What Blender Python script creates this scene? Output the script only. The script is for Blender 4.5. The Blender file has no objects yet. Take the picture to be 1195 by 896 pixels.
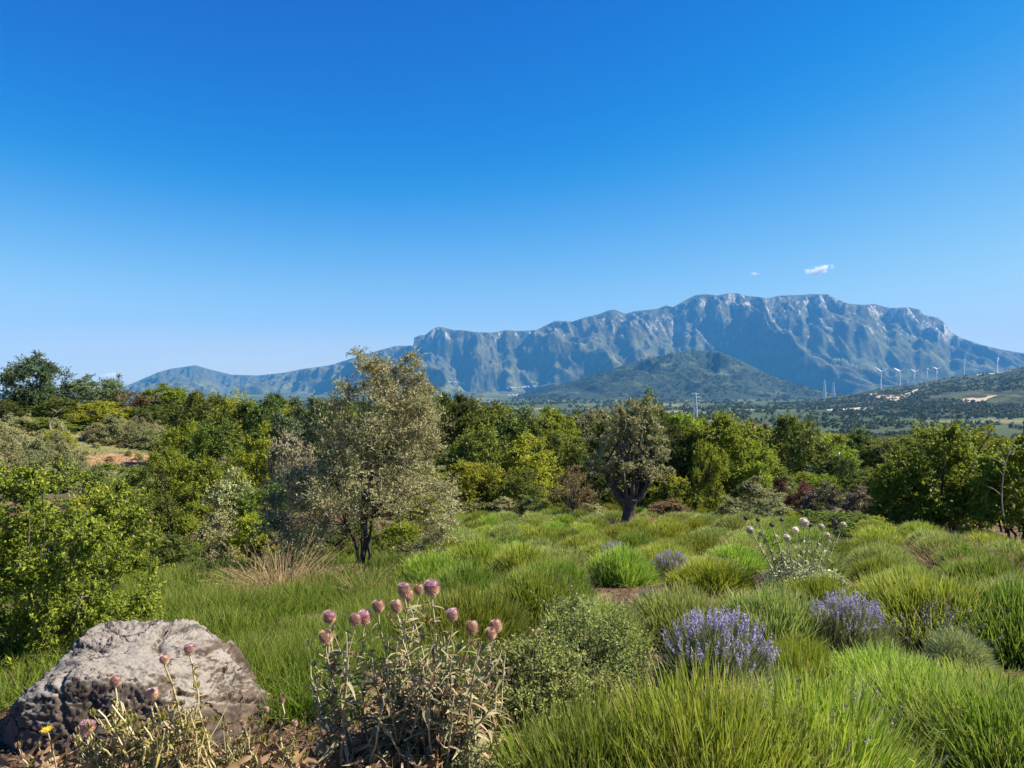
import bpy, bmesh, math
import numpy as np
from mathutils import Vector

# ------------------------------------------------------------------ camera, sky, sun, exposure
SC = bpy.context.scene
COL = SC.collection
F, CX, HY, EYE = 863.0, 597.5, 455.0, 1.3      # focal length and horizon in photo pixels, eye height

cam_d = bpy.data.cameras.new('camera')
cam_d.sensor_width = 36.0
cam_d.lens = F / 1195.0 * 36.0
cam_d.clip_start = 0.05
cam_d.clip_end = 80000
cam = bpy.data.objects.new('camera', cam_d)
cam.location = (0, 0, EYE)
cam.rotation_euler = (math.radians(90) + math.atan((HY - 448) / F), 0, 0)
COL.objects.link(cam)
SC.camera = cam

SUN_EL, SUN_AZ = math.radians(46), math.radians(88)
SKY_GRADE = (((0.9, 0.0), (1.2, 0.005), (1.35, 0.05), (1.58, 0.25), (2.06, 0.74), (2.69, 1.4), (3.5, 2.2), (4.6, 3.1), (8, 3.9)),
             ((1.0, 0.20), (1.8, 0.55), (2.23, 0.82), (2.76, 1.23), (3.43, 1.77), (4.25, 2.4), (5.26, 3.05), (6.5, 3.6), (8, 3.95)),
             ((2.0, 1.4), (3.53, 2.33), (4.53, 2.85), (5.13, 3.1), (5.8, 3.33), (6.57, 3.5), (8, 3.65)))
wd = bpy.data.worlds.new('World')
SC.world = wd
wd.use_nodes = True
wn, wl = wd.node_tree.nodes, wd.node_tree.links
sky = wn.new('ShaderNodeTexSky')
sky.sky_type = 'NISHITA'
sky.sun_disc = False
sky.sun_elevation = SUN_EL
sky.sun_rotation = SUN_AZ
sky.altitude = 300
sky.air_density = 1.0
sky.dust_density = 0.15
sky.ozone_density = 4.0
hsv = wn.new('ShaderNodeHueSaturation')
hsv.inputs['Saturation'].default_value = 1.05
hsv.inputs['Value'].default_value = 1.0
wl.new(sky.outputs[0], hsv.inputs['Color'])
sep = wn.new('ShaderNodeSeparateColor')
com = wn.new('ShaderNodeCombineColor')
wl.new(hsv.outputs[0], sep.inputs[0])
for ch, pts in enumerate(SKY_GRADE):          # colour grading of the sky, one response curve per channel
    div = wn.new('ShaderNodeMath'); div.operation = 'DIVIDE'; div.inputs[1].default_value = 8.0
    fc = wn.new('ShaderNodeFloatCurve')
    mul = wn.new('ShaderNodeMath'); mul.operation = 'MULTIPLY'; mul.inputs[1].default_value = 4.0
    cu = fc.mapping.curves[0]
    while len(cu.points) > 2: cu.points.remove(cu.points[1])
    cu.points[0].location = (0, 0); cu.points[1].location = (1, pts[-1][1] / 4)
    for a, b in pts[:-1]: cu.points.new(a / 8, b / 4)
    for p_ in cu.points: p_.handle_type = 'AUTO_CLAMPED'
    fc.mapping.update()
    wl.new(sep.outputs[ch], div.inputs[0]); wl.new(div.outputs[0], fc.inputs['Value'])
    wl.new(fc.outputs[0], mul.inputs[0]); wl.new(mul.outputs[0], com.inputs[ch])
wl.new(com.outputs[0], wn['Background'].inputs['Color'])
wn['Background'].inputs['Strength'].default_value = 0.11

sl = bpy.data.lights.new('sun', 'SUN')
sl.energy = 5.0
sl.angle = math.radians(0.5)
sl.color = (1.0, 0.92, 0.79)
sun = bpy.data.objects.new('sun', sl)
sdir = Vector((math.sin(SUN_AZ) * math.cos(SUN_EL), math.cos(SUN_AZ) * math.cos(SUN_EL), math.sin(SUN_EL)))
sun.rotation_euler = (-sdir).to_track_quat('-Z', 'Y').to_euler()
COL.objects.link(sun)

SC.view_settings.view_transform = 'Standard'
SC.view_settings.look = 'None'
SC.view_settings.gamma = 1.0
SC.view_settings.exposure = 1.2
SC.view_settings.use_curve_mapping = False
SC.cycles.max_bounces = 9
SC.cycles.diffuse_bounces = 3
SC.cycles.transmission_bounces = 4
SC.cycles.volume_bounces = 6
HAZE_DENSITY = 4.4e-5
HAZE_COLOR = (0.105, 0.44, 0.95)

# ------------------------------------------------------------------ helpers: numbers
def X(px, d): return (px - CX) / F * d
def Z(py, d): return EYE - (py - HY) / F * d
def norm(a): return a / np.maximum(np.linalg.norm(a, axis=-1, keepdims=True), 1e-9)
def sstep(a, b, x):
    t = np.clip((x - a) / (b - a), 0, 1); return t * t * (3 - 2 * t)
def _hash(ix, iy, iz, seed):
    h = (ix * 374761393 + iy * 668265263 + iz * 2147483647 + seed * 1274126177) & 0xffffffff
    h = ((h ^ (h >> 13)) * 1274126177) & 0xffffffff
    h = ((h ^ (h >> 16)) * 2246822519) & 0xffffffff
    return ((h ^ (h >> 15)) & 0xffffff) / float(0xffffff)
def vnoise(x, y, z=None, seed=0):
    x = np.asarray(x, float); y = np.asarray(y, float)
    z = np.zeros_like(x) if z is None else np.asarray(z, float)
    ix, iy, iz = [np.floor(v).astype(np.int64) for v in (x, y, z)]
    fx, fy, fz = x - ix, y - iy, z - iz
    ux, uy, uz = [f * f * f * (f * (f * 6 - 15) + 10) for f in (fx, fy, fz)]
    r = 0
    for dx in (0, 1):
        for dy in (0, 1):
            for dz in (0, 1):
                w = (ux if dx else 1 - ux) * (uy if dy else 1 - uy) * (uz if dz else 1 - uz)
                r = r + w * _hash(ix + dx, iy + dy, iz + dz, seed)
    return r * 2 - 1
def fbm(x, y, z=None, oct=4, seed=0, gain=0.5):
    r, a, f = 0, 1.0, 1.0
    for o in range(oct):
        r = r + a * vnoise(np.asarray(x) * f, np.asarray(y) * f, None if z is None else np.asarray(z) * f, seed + o)
        a *= gain; f *= 2.03
    return r
def ridged(x, y, oct=4, seed=0):
    r, a, f = 0, 1.0, 1.0
    for o in range(oct):
        r = r + a * (1 - np.abs(vnoise(np.asarray(x) * f, np.asarray(y) * f, None, seed + o)) * 2)
        a *= 0.5; f *= 2.1
    return r

# ground height
def G(x, y):
    x = np.asarray(x, float); y = np.asarray(y, float)
    q = np.sign(y) * np.sqrt(y * y + (0.3 * np.minimum(np.abs(x), 400)) ** 2)
    z = -0.13 * np.clip(q, -25, 30)
    z = z - 0.05 * np.clip(q - 30, 0, 30) - 56 * sstep(62, 520, q)
    z = z + 4.1 * np.exp(-(((x + 38) / 22) ** 2 + ((y - 62) / 26) ** 2))
    z = z - 1.1 * np.exp(-(((x + 7.5) / 4.2) ** 2 + ((y - 20) / 8) ** 2))
    near = 1 - sstep(60, 300, np.hypot(x, y))
    z = z + near * (0.05 * fbm(x * 0.9, y * 0.9, seed=3) + 0.16 * vnoise(x * 0.13, y * 0.13, None, 9))
    z = z + (1 - near) * 5 * fbm(x / 320, y / 320, oct=3, seed=5)
    return z
def g1(x, y): return float(G(np.array([x]), np.array([y]))[0])

# ------------------------------------------------------------------ helpers: meshes
class MB:
    """collects vertex and face arrays with a random value v and a length value t per vertex"""
    def __init__(s): s.V, s.Q, s.A, s.T, s.M, s.n = [], [], [], [], [], 0
    def add(s, v, q, a=None, t=None, m=0):
        v = np.asarray(v, float).reshape(-1, 3); q = np.asarray(q, np.int64)
        if len(v) == 0 or len(q) == 0: return
        s.V.append(v); s.Q.append(q + s.n)
        s.A.append(np.zeros(len(v)) if a is None else np.asarray(a, float))
        s.T.append(np.zeros(len(v)) if t is None else np.asarray(t, float))
        s.M.append(np.full(len(q), m)); s.n += len(v)
    def mesh(s, name, mats, smooth=False):
        me = bpy.data.meshes.new(name)
        V = np.concatenate(s.V).astype(np.float32)
        me.vertices.add(len(V)); me.vertices.foreach_set('co', V.ravel())
        loops, starts, tot = [], [], 0
        for q in s.Q:
            k = q.shape[1]; loops.append(q.ravel()); starts.append(tot + np.arange(len(q)) * k); tot += q.size
        me.loops.add(tot); me.loops.foreach_set('vertex_index', np.concatenate(loops).astype(np.int32))
        st = np.concatenate(starts).astype(np.int32)
        me.polygons.add(len(st)); me.polygons.foreach_set('loop_start', st)
        me.polygons.foreach_set('material_index', np.concatenate(s.M).astype(np.int32))
        me.update(calc_edges=True)
        if smooth: me.polygons.foreach_set('use_smooth', np.ones(len(st), bool))
        for nm, arr in (('v', s.A), ('t', s.T)):
            at = me.attributes.new(nm, 'FLOAT', 'POINT')
            at.data.foreach_set('value', np.concatenate(arr).astype(np.float32))
        for m in (mats if isinstance(mats, (list, tuple)) else [mats]): me.materials.append(m)
        me.validate()
        return me

def leaves(mb, P, A, N, L, W, bend=0.15, fold=0.15, a=None, m=0):
    n = len(P)
    if n == 0: return
    S = norm(np.cross(A, N)); N = norm(np.cross(S, A)); L = np.broadcast_to(L, (n,))[:, None]; W = np.broadcast_to(W, (n,))[:, None]
    mid = P + A * 0.45 * L
    v = np.stack([P, mid + S * W / 2 + N * W * fold, P + A * L - N * L * bend, mid - S * W / 2 + N * W * fold], 1).reshape(-1, 3)
    q = np.arange(n * 4).reshape(n, 4)
    av = np.repeat(RNG.rand(n) if a is None else a, 4)
    mb.add(v, q, av, np.tile([0, .5, 1, .5], n), m)

def big_leaves(mb, P, A, N, L, W, bend=0.3, fold=0.25, curl=0.0, a=None, m=0, nseg=4):
    """leaves of several faces: a midrib that curves, two folded halves"""
    n = len(P)
    if n == 0: return
    S = norm(np.cross(A, N)); N = norm(np.cross(S, A)); L = np.broadcast_to(L, (n,))[:, None]; W = np.broadcast_to(W, (n,))[:, None]
    bend = np.broadcast_to(bend, (n,))[:, None]
    rows = []
    for k in range(nseg + 1):
        u = k / nseg
        w = math.sin(math.pi * min(1, u * 0.92 + 0.08) ** 0.8) * 0.5 if k < nseg else 0.02
        c = P + A * L * u - N * L * bend * u * u + S * W * curl * math.sin(u * 5)
        rows.append(np.stack([c + S * W * w + N * W * w * fold * 2, c, c - S * W * w + N * W * w * fold * 2], 1))
    v = np.stack(rows, 1).reshape(n, -1, 3)
    q = []
    for k in range(nseg):
        for j in (0, 1):
            b = k * 3 + j; q.append([b, b + 1, b + 4, b + 3])
    q = (np.arange(n)[:, None, None] * (3 * (nseg + 1)) + np.array(q)[None]).reshape(-1, 4)
    t = np.tile(np.repeat(np.linspace(0, 1, nseg + 1), 3), n)
    mb.add(v.reshape(-1, 3), q, np.repeat(RNG.rand(n) if a is None else a, 3 * (nseg + 1)), t, m)

def blades(mb, B, D, L, W, droop=0.2, nseg=3, a=None, m=0, wind=None, shape=1.6):
    n = len(B)
    if n == 0: return
    D = norm(D); L = np.broadcast_to(L, (n,))[:, None]; W = np.broadcast_to(W, (n,))[:, None]; droop = np.broadcast_to(droop, (n,))[:, None]
    S = norm(np.cross(D, RNG.randn(n, 3) + 1e-6))
    H = D * np.array([1, 1, 0.0]); H = norm(H + 1e-6)
    rows = []
    for k in range(nseg + 1):
        u = k / nseg
        c = B + D * L * u + (H * 0.35 + np.array([0, 0, -1.0])) * droop * L * u * u
        w = W * 0.5 * (1 - 0.93 * u ** shape)
        rows.append(np.stack([c - S * w, c + S * w], 1))
    v = np.stack(rows, 1).reshape(-1, 3)
    q = np.array([[2 * k, 2 * k + 1, 2 * k + 3, 2 * k + 2] for k in range(nseg)])
    q = (np.arange(n)[:, None, None] * (2 * (nseg + 1)) + q[None]).reshape(-1, 4)
    mb.add(v, q, np.repeat(RNG.rand(n) if a is None else a, 2 * (nseg + 1)), np.tile(np.repeat(np.linspace(0, 1, nseg + 1), 2), n), m)

def tube(mb, P, R, sides=6, m=0, a=0.5, cap=True, rough=0.0):
    P = np.asarray(P, float); R = np.broadcast_to(R, (len(P),)); k = len(P)
    T = norm(np.gradient(P, axis=0)); ref = np.array([0.31, 0.95, 0.05]) if abs(T[0][2]) > 0.5 else np.array([0, 0, 1.0])
    U = norm(np.cross(T, ref)); V = np.cross(T, U)
    ang = np.linspace(0, 2 * math.pi, sides, endpoint=False)
    rr = R[:, None] * (1 + rough * RNG.randn(k, sides))
    v = P[:, None] + rr[..., None] * (np.cos(ang)[None, :, None] * U[:, None] + np.sin(ang)[None, :, None] * V[:, None])
    i = np.arange(k - 1)[:, None] * sides; j = np.arange(sides)[None]; j2 = (j + 1) % sides
    q = np.stack([i + j, i + j2, i + sides + j2, i + sides + j], -1).reshape(-1, 4)
    mb.add(v.reshape(-1, 3), q, np.full(k * sides, a), np.repeat(np.linspace(0, 1, k), sides), m)
    if cap:
        for ring, c in ((v[0], P[0]), (v[-1], P[-1])):
            vv = np.vstack([ring, c]); f = np.stack([np.arange(sides), (np.arange(sides) + 1) % sides, np.full(sides, sides)], 1)
            mb.add(vv, f, np.full(sides + 1, a), None, m)

def bez(a, b, c, n=6):
    t = np.linspace(0, 1, n)[:, None]; a, b, c = map(np.asarray, (a, b, c))
    return (1 - t) ** 2 * a + 2 * t * (1 - t) * b + t * t * c

def box(mb, lo, hi, m=0):
    x0, y0, z0 = lo; x1, y1, z1 = hi
    v = [(x0, y0, z0), (x1, y0, z0), (x1, y1, z0), (x0, y1, z0), (x0, y0, z1), (x1, y0, z1), (x1, y1, z1), (x0, y1, z1)]
    mb.add(v, [[0, 3, 2, 1], [4, 5, 6, 7], [0, 1, 5, 4], [1, 2, 6, 5], [2, 3, 7, 6], [3, 0, 4, 7]], None, None, m)

def rdir(n, up=0.0, flat=1.0):
    v = norm(RNG.randn(n, 3)); v[:, 2] = v[:, 2] * flat + up; return norm(v)

RNG = np.random.RandomState(7)

# ------------------------------------------------------------------ helpers: objects
def link(name, me, parent=None):
    o = bpy.data.objects.new(name, me); COL.objects.link(o)
    if parent is not None: o.parent = parent
    return o
def tag(o, label=None, cat=None, group=None, kind=None):
    if label: o['label'] = label
    if cat: o['category'] = cat
    if group: o['group'] = group
    if kind: o['kind'] = kind
    return o
def thing(name, label, cat, loc, parts, group=None, rz=0.0, scale=1.0, mats=None):
    """an Empty at the thing's base with one child object per (part name, mesh); mats recolours parts by name"""
    r = bpy.data.objects.new(name, None); COL.objects.link(r)
    r.location = loc; r.rotation_euler = (0, 0, rz)
    r.empty_display_size = 0.2
    r.scale = (scale,) * 3 if np.isscalar(scale) else scale
    tag(r, label, cat, group)
    for pn, me in parts:
        o = link(pn, me, r)
        if mats and pn in mats:
            o.material_slots[0].link = 'OBJECT'; o.material_slots[0].material = mats[pn]
    return r

# ------------------------------------------------------------------ materials
def nt(name):
    m = bpy.data.materials.new(name); m.use_nodes = True
    m.node_tree.nodes.remove(m.node_tree.nodes['Principled BSDF'])
    return m, m.node_tree.nodes, m.node_tree.links, m.node_tree.nodes['Material Output']
def mixc(n, l, fac, a, b):
    x = n.new('ShaderNodeMix'); x.data_type = 'RGBA'
    for sock, val in ((x.inputs[0], fac), (x.inputs[6], a), (x.inputs[7], b)):
        if hasattr(val, 'is_linked') or isinstance(val, bpy.types.NodeSocket): l.new(val, sock)
        elif isinstance(val, (int, float)): sock.default_value = val
        else: sock.default_value = (*val, 1)
    return x.outputs[2]
def mathn(n, l, op, a, b=0.0, clamp=False):
    x = n.new('ShaderNodeMath'); x.operation = op; x.use_clamp = clamp
    for sock, val in ((x.inputs[0], a), (x.inputs[1], b)):
        if isinstance(val, (int, float)): sock.default_value = val
        else: l.new(val, sock)
    return x.outputs[0]
def maprange(n, l, v, a, b, c=0.0, d=1.0):
    x = n.new('ShaderNodeMapRange'); l.new(v, x.inputs[0])
    for i, val in enumerate((a, b, c, d)): x.inputs[i + 1].default_value = val
    x.interpolation_type = 'SMOOTHSTEP'
    return x.outputs[0]
def noise(n, l, scale, detail=4, vec=None, rough=0.55, dist=0.0):
    x = n.new('ShaderNodeTexNoise'); x.inputs['Scale'].default_value = scale; x.inputs['Detail'].default_value = detail
    x.inputs['Roughness'].default_value = rough; x.inputs['Distortion'].default_value = dist
    if vec is not None: l.new(vec, x.inputs['Vector'])
    return x.outputs[0]
def attr(n, name):
    x = n.new('ShaderNodeAttribute'); x.attribute_name = name; return x.outputs['Fac']
def objco(n): return n.new('ShaderNodeTexCoord').outputs['Object']

def mat_leaf(name, c1, c2, tip=None, tipstart=0.6, transl=0.3, rough=0.55, hv=0.02, vv=0.35, spec=0.16):
    """foliage: leaf to leaf variation from v, plant to plant variation from the object's random number"""
    m, n, l, out = nt(name)
    c = mixc(n, l, attr(n, 'v'), c1, c2)
    if tip: c = mixc(n, l, maprange(n, l, attr(n, 't'), tipstart, 1.0), c, tip)
    oi = n.new('ShaderNodeObjectInfo')
    h = n.new('ShaderNodeHueSaturation'); l.new(c, h.inputs['Color'])
    l.new(maprange(n, l, oi.outputs['Random'], 0, 1, 0.5 - hv, 0.5 + hv), h.inputs['Hue'])
    r2 = mathn(n, l, 'FRACT', mathn(n, l, 'MULTIPLY', oi.outputs['Random'], 17.3))
    l.new(maprange(n, l, r2, 0, 1, 1 - vv * 0.6, 1 + vv), h.inputs['Value'])
    p = n.new('ShaderNodeBsdfPrincipled'); l.new(h.outputs[0], p.inputs['Base Color'])
    p.inputs['Roughness'].default_value = rough; p.inputs['Specular IOR Level'].default_value = spec
    tr = n.new('ShaderNodeBsdfTranslucent'); l.new(h.outputs[0], tr.inputs['Color'])
    mx = n.new('ShaderNodeMixShader'); mx.inputs[0].default_value = transl
    l.new(p.outputs[0], mx.inputs[1]); l.new(tr.outputs[0], mx.inputs[2]); l.new(mx.outputs[0], out.inputs['Surface'])
    return m
def mat_bark(name, c1, c2, scale=18):
    m, n, l, out = nt(name)
    mp = n.new('ShaderNodeMapping'); mp.inputs['Scale'].default_value = (1, 1, 0.25); l.new(objco(n), mp.inputs[0])
    f = noise(n, l, scale, 5, mp.outputs[0])
    c = mixc(n, l, maprange(n, l, f, 0.35, 0.65), c1, c2)
    p = n.new('ShaderNodeBsdfPrincipled'); l.new(c, p.inputs['Base Color']); p.inputs['Roughness'].default_value = 0.9
    b = n.new('ShaderNodeBump'); b.inputs['Strength'].default_value = 0.7; b.inputs['Distance'].default_value = 0.02
    l.new(f, b.inputs['Height']); l.new(b.outputs[0], p.inputs['Normal']); l.new(p.outputs[0], out.inputs['Surface'])
    return m
def mat_plain(name, c, rough=0.6, metal=0.0, var=0.12, scale=3.0):
    m, n, l, out = nt(name)
    f = noise(n, l, scale, 4, objco(n))
    cc = mixc(n, l, f, tuple(x * (1 - var) for x in c), tuple(min(1, x * (1 + var)) for x in c))
    p = n.new('ShaderNodeBsdfPrincipled'); l.new(cc, p.inputs['Base Color']); p.inputs['Roughness'].default_value = rough
    p.inputs['Metallic'].default_value = metal; l.new(p.outputs[0], out.inputs['Surface'])
    return m

# foliage colours
M = {}
M['oak'] = mat_leaf('oak_leaves', (0.077, 0.115, 0.016), (0.232, 0.269, 0.044))
M['dark'] = mat_leaf('dark_leaves', (0.051, 0.082, 0.016), (0.152, 0.189, 0.037))
M['green'] = mat_leaf('green_leaves', (0.144, 0.199, 0.014), (0.400, 0.421, 0.044), transl=0.38)
M['lime'] = mat_leaf('yellow_green_leaves', (0.120, 0.160, 0.014), (0.318, 0.350, 0.042), transl=0.45, hv=0.012, vv=0.2)
M['pine'] = mat_leaf('blue_green_leaves', (0.061, 0.105, 0.044), (0.192, 0.244, 0.101))
M['olive'] = mat_leaf('olive_leaves', (0.190, 0.205, 0.075), (0.460, 0.440, 0.200), transl=0.22)
M['olive_big'] = mat_leaf('olive_tree_leaves', (0.169, 0.178, 0.068), (0.519, 0.489, 0.246), transl=0.25, hv=0.01, vv=0.05)
M['greyolive'] = mat_leaf('grey_olive_leaves', (0.120, 0.105, 0.065), (0.310, 0.270, 0.170), transl=0.2)
M['brown'] = mat_leaf('dry_leaves', (0.110, 0.080, 0.035), (0.250, 0.190, 0.085), transl=0.25)
M['russet'] = mat_leaf('russet_leaves', (0.085, 0.040, 0.028), (0.190, 0.090, 0.055), transl=0.25)
M['bramble'] = mat_leaf('broad_bush_leaves', (0.085, 0.154, 0.013), (0.368, 0.409, 0.046), transl=0.35, vv=0.1, hv=0.01, rough=0.42)
M['bark'] = mat_bark('bark', (0.030, 0.022, 0.018), (0.110, 0.085, 0.065))
M['palebark'] = mat_bark('pale_bark', (0.20, 0.17, 0.13), (0.38, 0.33, 0.27))
M['mound'] = mat_leaf('lavender_green', (0.110, 0.190, 0.012), (0.320, 0.390, 0.040), tip=(0.50, 0.50, 0.13), tipstart=0.6, transl=0.40, hv=0.02, vv=0.40)
M['moundpale'] = mat_leaf('lavender_pale_green', (0.160, 0.235, 0.032), (0.330, 0.400, 0.080), tip=(0.56, 0.54, 0.20), tipstart=0.5, transl=0.38, hv=0.015, vv=0.2)
M['yellowmound'] = mat_leaf('yellow_green_stems', (0.140, 0.200, 0.010), (0.330, 0.350, 0.032), tip=(0.44, 0.42, 0.08), transl=0.4, hv=0.01, vv=0.15)
M['lavleaf'] = mat_leaf('grey_green_lavender', (0.150, 0.180, 0.065), (0.310, 0.330, 0.140), tip=(0.26, 0.28, 0.16), transl=0.3, hv=0.01, vv=0.1)
M['lavflower'] = mat_leaf('lavender_flower', (0.245, 0.195, 0.370), (0.530, 0.475, 0.640), transl=0.3, hv=0.008, vv=0.1)
M['deadflower'] = mat_leaf('faded_flower', (0.120, 0.095, 0.110), (0.240, 0.200, 0.220), transl=0.2)
M['santolina'] = mat_leaf('grey_cushion_leaves', (0.150, 0.175, 0.055), (0.330, 0.350, 0.140), tip=(0.38, 0.38, 0.17), transl=0.25)
M['thyme'] = mat_leaf('thyme_leaves', (0.116, 0.169, 0.027), (0.319, 0.356, 0.106), tip=(0.28, 0.25, 0.13), transl=0.28, vv=0.15)
M['meadow'] = mat_leaf('meadow_grass', (0.080, 0.175, 0.008), (0.220, 0.310, 0.030), tip=(0.34, 0.36, 0.08), transl=0.42)
M['straw'] = mat_leaf('straw', (0.260, 0.190, 0.090), (0.500, 0.380, 0.200), tip=(0.46, 0.31, 0.17), transl=0.3, hv=0.008, vv=0.1)
M['pinkstraw'] = mat_leaf('pinkish_straw', (0.250, 0.150, 0.080), (0.440, 0.290, 0.170), tip=(0.42, 0.25, 0.16), transl=0.3, hv=0.008, vv=0.1)
M['litter'] = mat_leaf('dead_leaf', (0.060, 0.036, 0.022), (0.200, 0.125, 0.070), transl=0.05, rough=0.8)
M['thistleleaf'] = mat_leaf('thistle_leaf', (0.130, 0.145, 0.065), (0.350, 0.340, 0.175), tip=(0.46, 0.40, 0.22), transl=0.25, hv=0.01, vv=0.1, rough=0.65)
M['yellowleaf'] = mat_leaf('yellowing_leaf', (0.150, 0.155, 0.035), (0.400, 0.330, 0.090), tip=(0.42, 0.32, 0.13), transl=0.3, hv=0.01, vv=0.1, rough=0.6)
M['deadleaf'] = mat_leaf('withered_leaf', (0.150, 0.090, 0.045), (0.460, 0.320, 0.185), transl=0.2, hv=0.008, vv=0.1, rough=0.8)
M['thistlestem'] = mat_leaf('thistle_stem', (0.340, 0.290, 0.140), (0.520, 0.450, 0.250), transl=0.0, hv=0.01, vv=0.1, rough=0.7)
M['bract'] = mat_leaf('thistle_bract', (0.430, 0.270, 0.180), (0.700, 0.490, 0.360), transl=0.1, hv=0.012, vv=0.2, rough=0.6)
M['floret'] = mat_leaf('thistle_floret', (0.560, 0.290, 0.530), (0.840, 0.580, 0.780), transl=0.3, hv=0.02, vv=0.15)
M['fadedfloret'] = mat_leaf('faded_thistle_floret', (0.500, 0.320, 0.250), (0.720, 0.520, 0.440), transl=0.25, hv=0.02, vv=0.15)
M['paleglobe'] = mat_leaf('pale_seed_head', (0.620, 0.550, 0.380), (0.860, 0.790, 0.600), transl=0.2)
M['darkglobe'] = mat_leaf('dark_seed_head', (0.120, 0.100, 0.075), (0.250, 0.210, 0.155), transl=0.05)
M['whiteplant'] = mat_leaf('silver_leaf', (0.190, 0.205, 0.095), (0.430, 0.420, 0.240), transl=0.2)
M['yellowpetal'] = mat_leaf('yellow_petal', (0.70, 0.42, 0.03), (0.85, 0.58, 0.06), transl=0.3)
M['white'] = mat_plain('white_paint', (0.85, 0.86, 0.86), 0.4, var=0.02)
M['paint'] = mat_plain('pale_grey_steel', (0.66, 0.67, 0.68), 0.5)
M['plaster'] = mat_plain('pale_plaster', (0.74, 0.70, 0.64), 0.85, scale=0.3)
M['tile'] = mat_plain('clay_tile', (0.42, 0.24, 0.16), 0.85, scale=0.5)
M['paleroof'] = mat_plain('pale_roof', (0.60, 0.52, 0.44), 0.85, scale=0.5)
M['blueroof'] = mat_plain('pale_blue_sheet', (0.42, 0.60, 0.82), 0.45, scale=0.8)
M['window'] = mat_plain('dark_window', (0.03, 0.035, 0.04), 0.2)
M['distant'] = mat_leaf('distant_leaves', (0.030, 0.050, 0.016), (0.080, 0.105, 0.032))

# ------------------------------------------------------------------ the setting: ground
def mat_ground():
    m, n, l, out = nt('ground_soil')
    P = n.new('ShaderNodeNewGeometry').outputs['Position']
    sp = n.new('ShaderNodeSeparateXYZ'); l.new(P, sp.inputs[0])
    f1 = noise(n, l, 1.3, 8, P); f2 = noise(n, l, 22, 6, P); f3 = noise(n, l, 0.14, 5, P)
    soil = mixc(n, l, maprange(n, l, f2, 0.35, 0.68), (0.050, 0.028, 0.017), (0.150, 0.090, 0.055))
    dry = mixc(n, l, maprange(n, l, f2, 0.35, 0.68), (0.130, 0.110, 0.045), (0.230, 0.180, 0.085))
    near = mixc(n, l, maprange(n, l, f1, 0.48, 0.62), soil, dry)
    # the slope with the small olive trees: pale dry grass and bare orange soil
    hill = mixc(n, l, maprange(n, l, noise(n, l, 0.5, 6, P), 0.40, 0.60), (0.085, 0.100, 0.035), (0.180, 0.165, 0.070))
    orange = mixc(n, l, maprange(n, l, noise(n, l, 2.2, 7, P, .7), .38, .62), (0.180, 0.105, 0.055), (0.380, 0.215, 0.120))
    dx = mathn(n, l, 'DIVIDE', mathn(n, l, 'ADD', sp.outputs[0], 23.6), 2.7)
    dy = mathn(n, l, 'DIVIDE', mathn(n, l, 'SUBTRACT', sp.outputs[1], 45.5), 3.6)
    rr = mathn(n, l, 'ADD', mathn(n, l, 'ADD', mathn(n, l, 'MULTIPLY', dx, dx), mathn(n, l, 'MULTIPLY', dy, dy)), mathn(n, l, 'MULTIPLY', noise(n, l, 0.9, 7, P, .7), 2.4))
    hill = mixc(n, l, maprange(n, l, rr, 1.75, 2.05), orange, hill)
    near = mixc(n, l, maprange(n, l, sp.outputs[1], 30, 36), near, hill)
    # the plain: fields, pasture and dark woods
    v = n.new('ShaderNodeTexVoronoi'); v.inputs['Scale'].default_value = 0.0055
    l.new(P, v.inputs['Vector'])
    cr = n.new('ShaderNodeValToRGB'); e = cr.color_ramp.elements
    e[0].color = (0.060, 0.080, 0.028, 1); e[1].color = (0.330, 0.270, 0.160, 1); e[1].position = 1.0
    for pos, c in ((0.35, (0.085, 0.105, 0.035, 1)), (0.6, (0.130, 0.140, 0.050, 1)), (0.8, (0.160, 0.150, 0.070, 1)), (0.9, (0.300, 0.240, 0.150, 1))):
        k = e.new(pos); k.color = c
    cs = n.new('ShaderNodeSeparateColor'); l.new(v.outputs['Color'], cs.inputs[0]); l.new(cs.outputs[0], cr.inputs[0])
    wood = mixc(n, l, noise(n, l, 0.05, 6, P), (0.030, 0.050, 0.018), (0.070, 0.090, 0.032))
    plain = mixc(n, l, maprange(n, l, noise(n, l, 0.0022, 6, P), 0.38, 0.50), cr.outputs[0], wood)
    ln = n.new('ShaderNodeVectorMath'); ln.operation = 'LENGTH'; l.new(P, ln.inputs[0])
    c = mixc(n, l, maprange(n, l, ln.outputs['Value'], 90, 300), near, plain)
    p = n.new('ShaderNodeBsdfPrincipled'); l.new(c, p.inputs['Base Color']); p.inputs['Roughness'].default_value = 0.95
    p.inputs['Specular IOR Level'].default_value = 0.15
    b = n.new('ShaderNodeBump'); b.inputs['Strength'].default_value = 0.9; b.inputs['Distance'].default_value = 0.03
    l.new(f2, b.inputs['Height']); l.new(b.outputs[0], p.inputs['Normal']); l.new(p.outputs[0], out.inputs['Surface'])
    return m
def build_ground():
    R = np.concatenate([[0.0], np.geomspace(0.4, 17000, 300)])
    th = np.concatenate([np.linspace(-60, 60, 241), np.linspace(60, 300, 121)[1:-1]]) * math.pi / 180
    r, a = np.meshgrid(R, th, indexing='ij')
    x, y = r * np.sin(a), r * np.cos(a)
    v = np.stack([x, y, G(x, y)], -1); nr, na = r.shape
    i = np.arange(1, nr - 1)[:, None] * na; j = np.arange(na)[None]; j2 = (j + 1) % na
    mb = MB(); mb.add(v.reshape(-1, 3), np.stack([i + j, i + na + j, i + na + j2, i + j2], -1).reshape(-1, 4))
    j = np.arange(na); mb.Q.append(np.stack([np.zeros(na, int), na + j, na + (j + 1) % na], 1)); mb.M.append(np.zeros(na))
    tag(link('ground', mb.mesh('ground', mat_ground(), True)), kind='structure')
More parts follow.
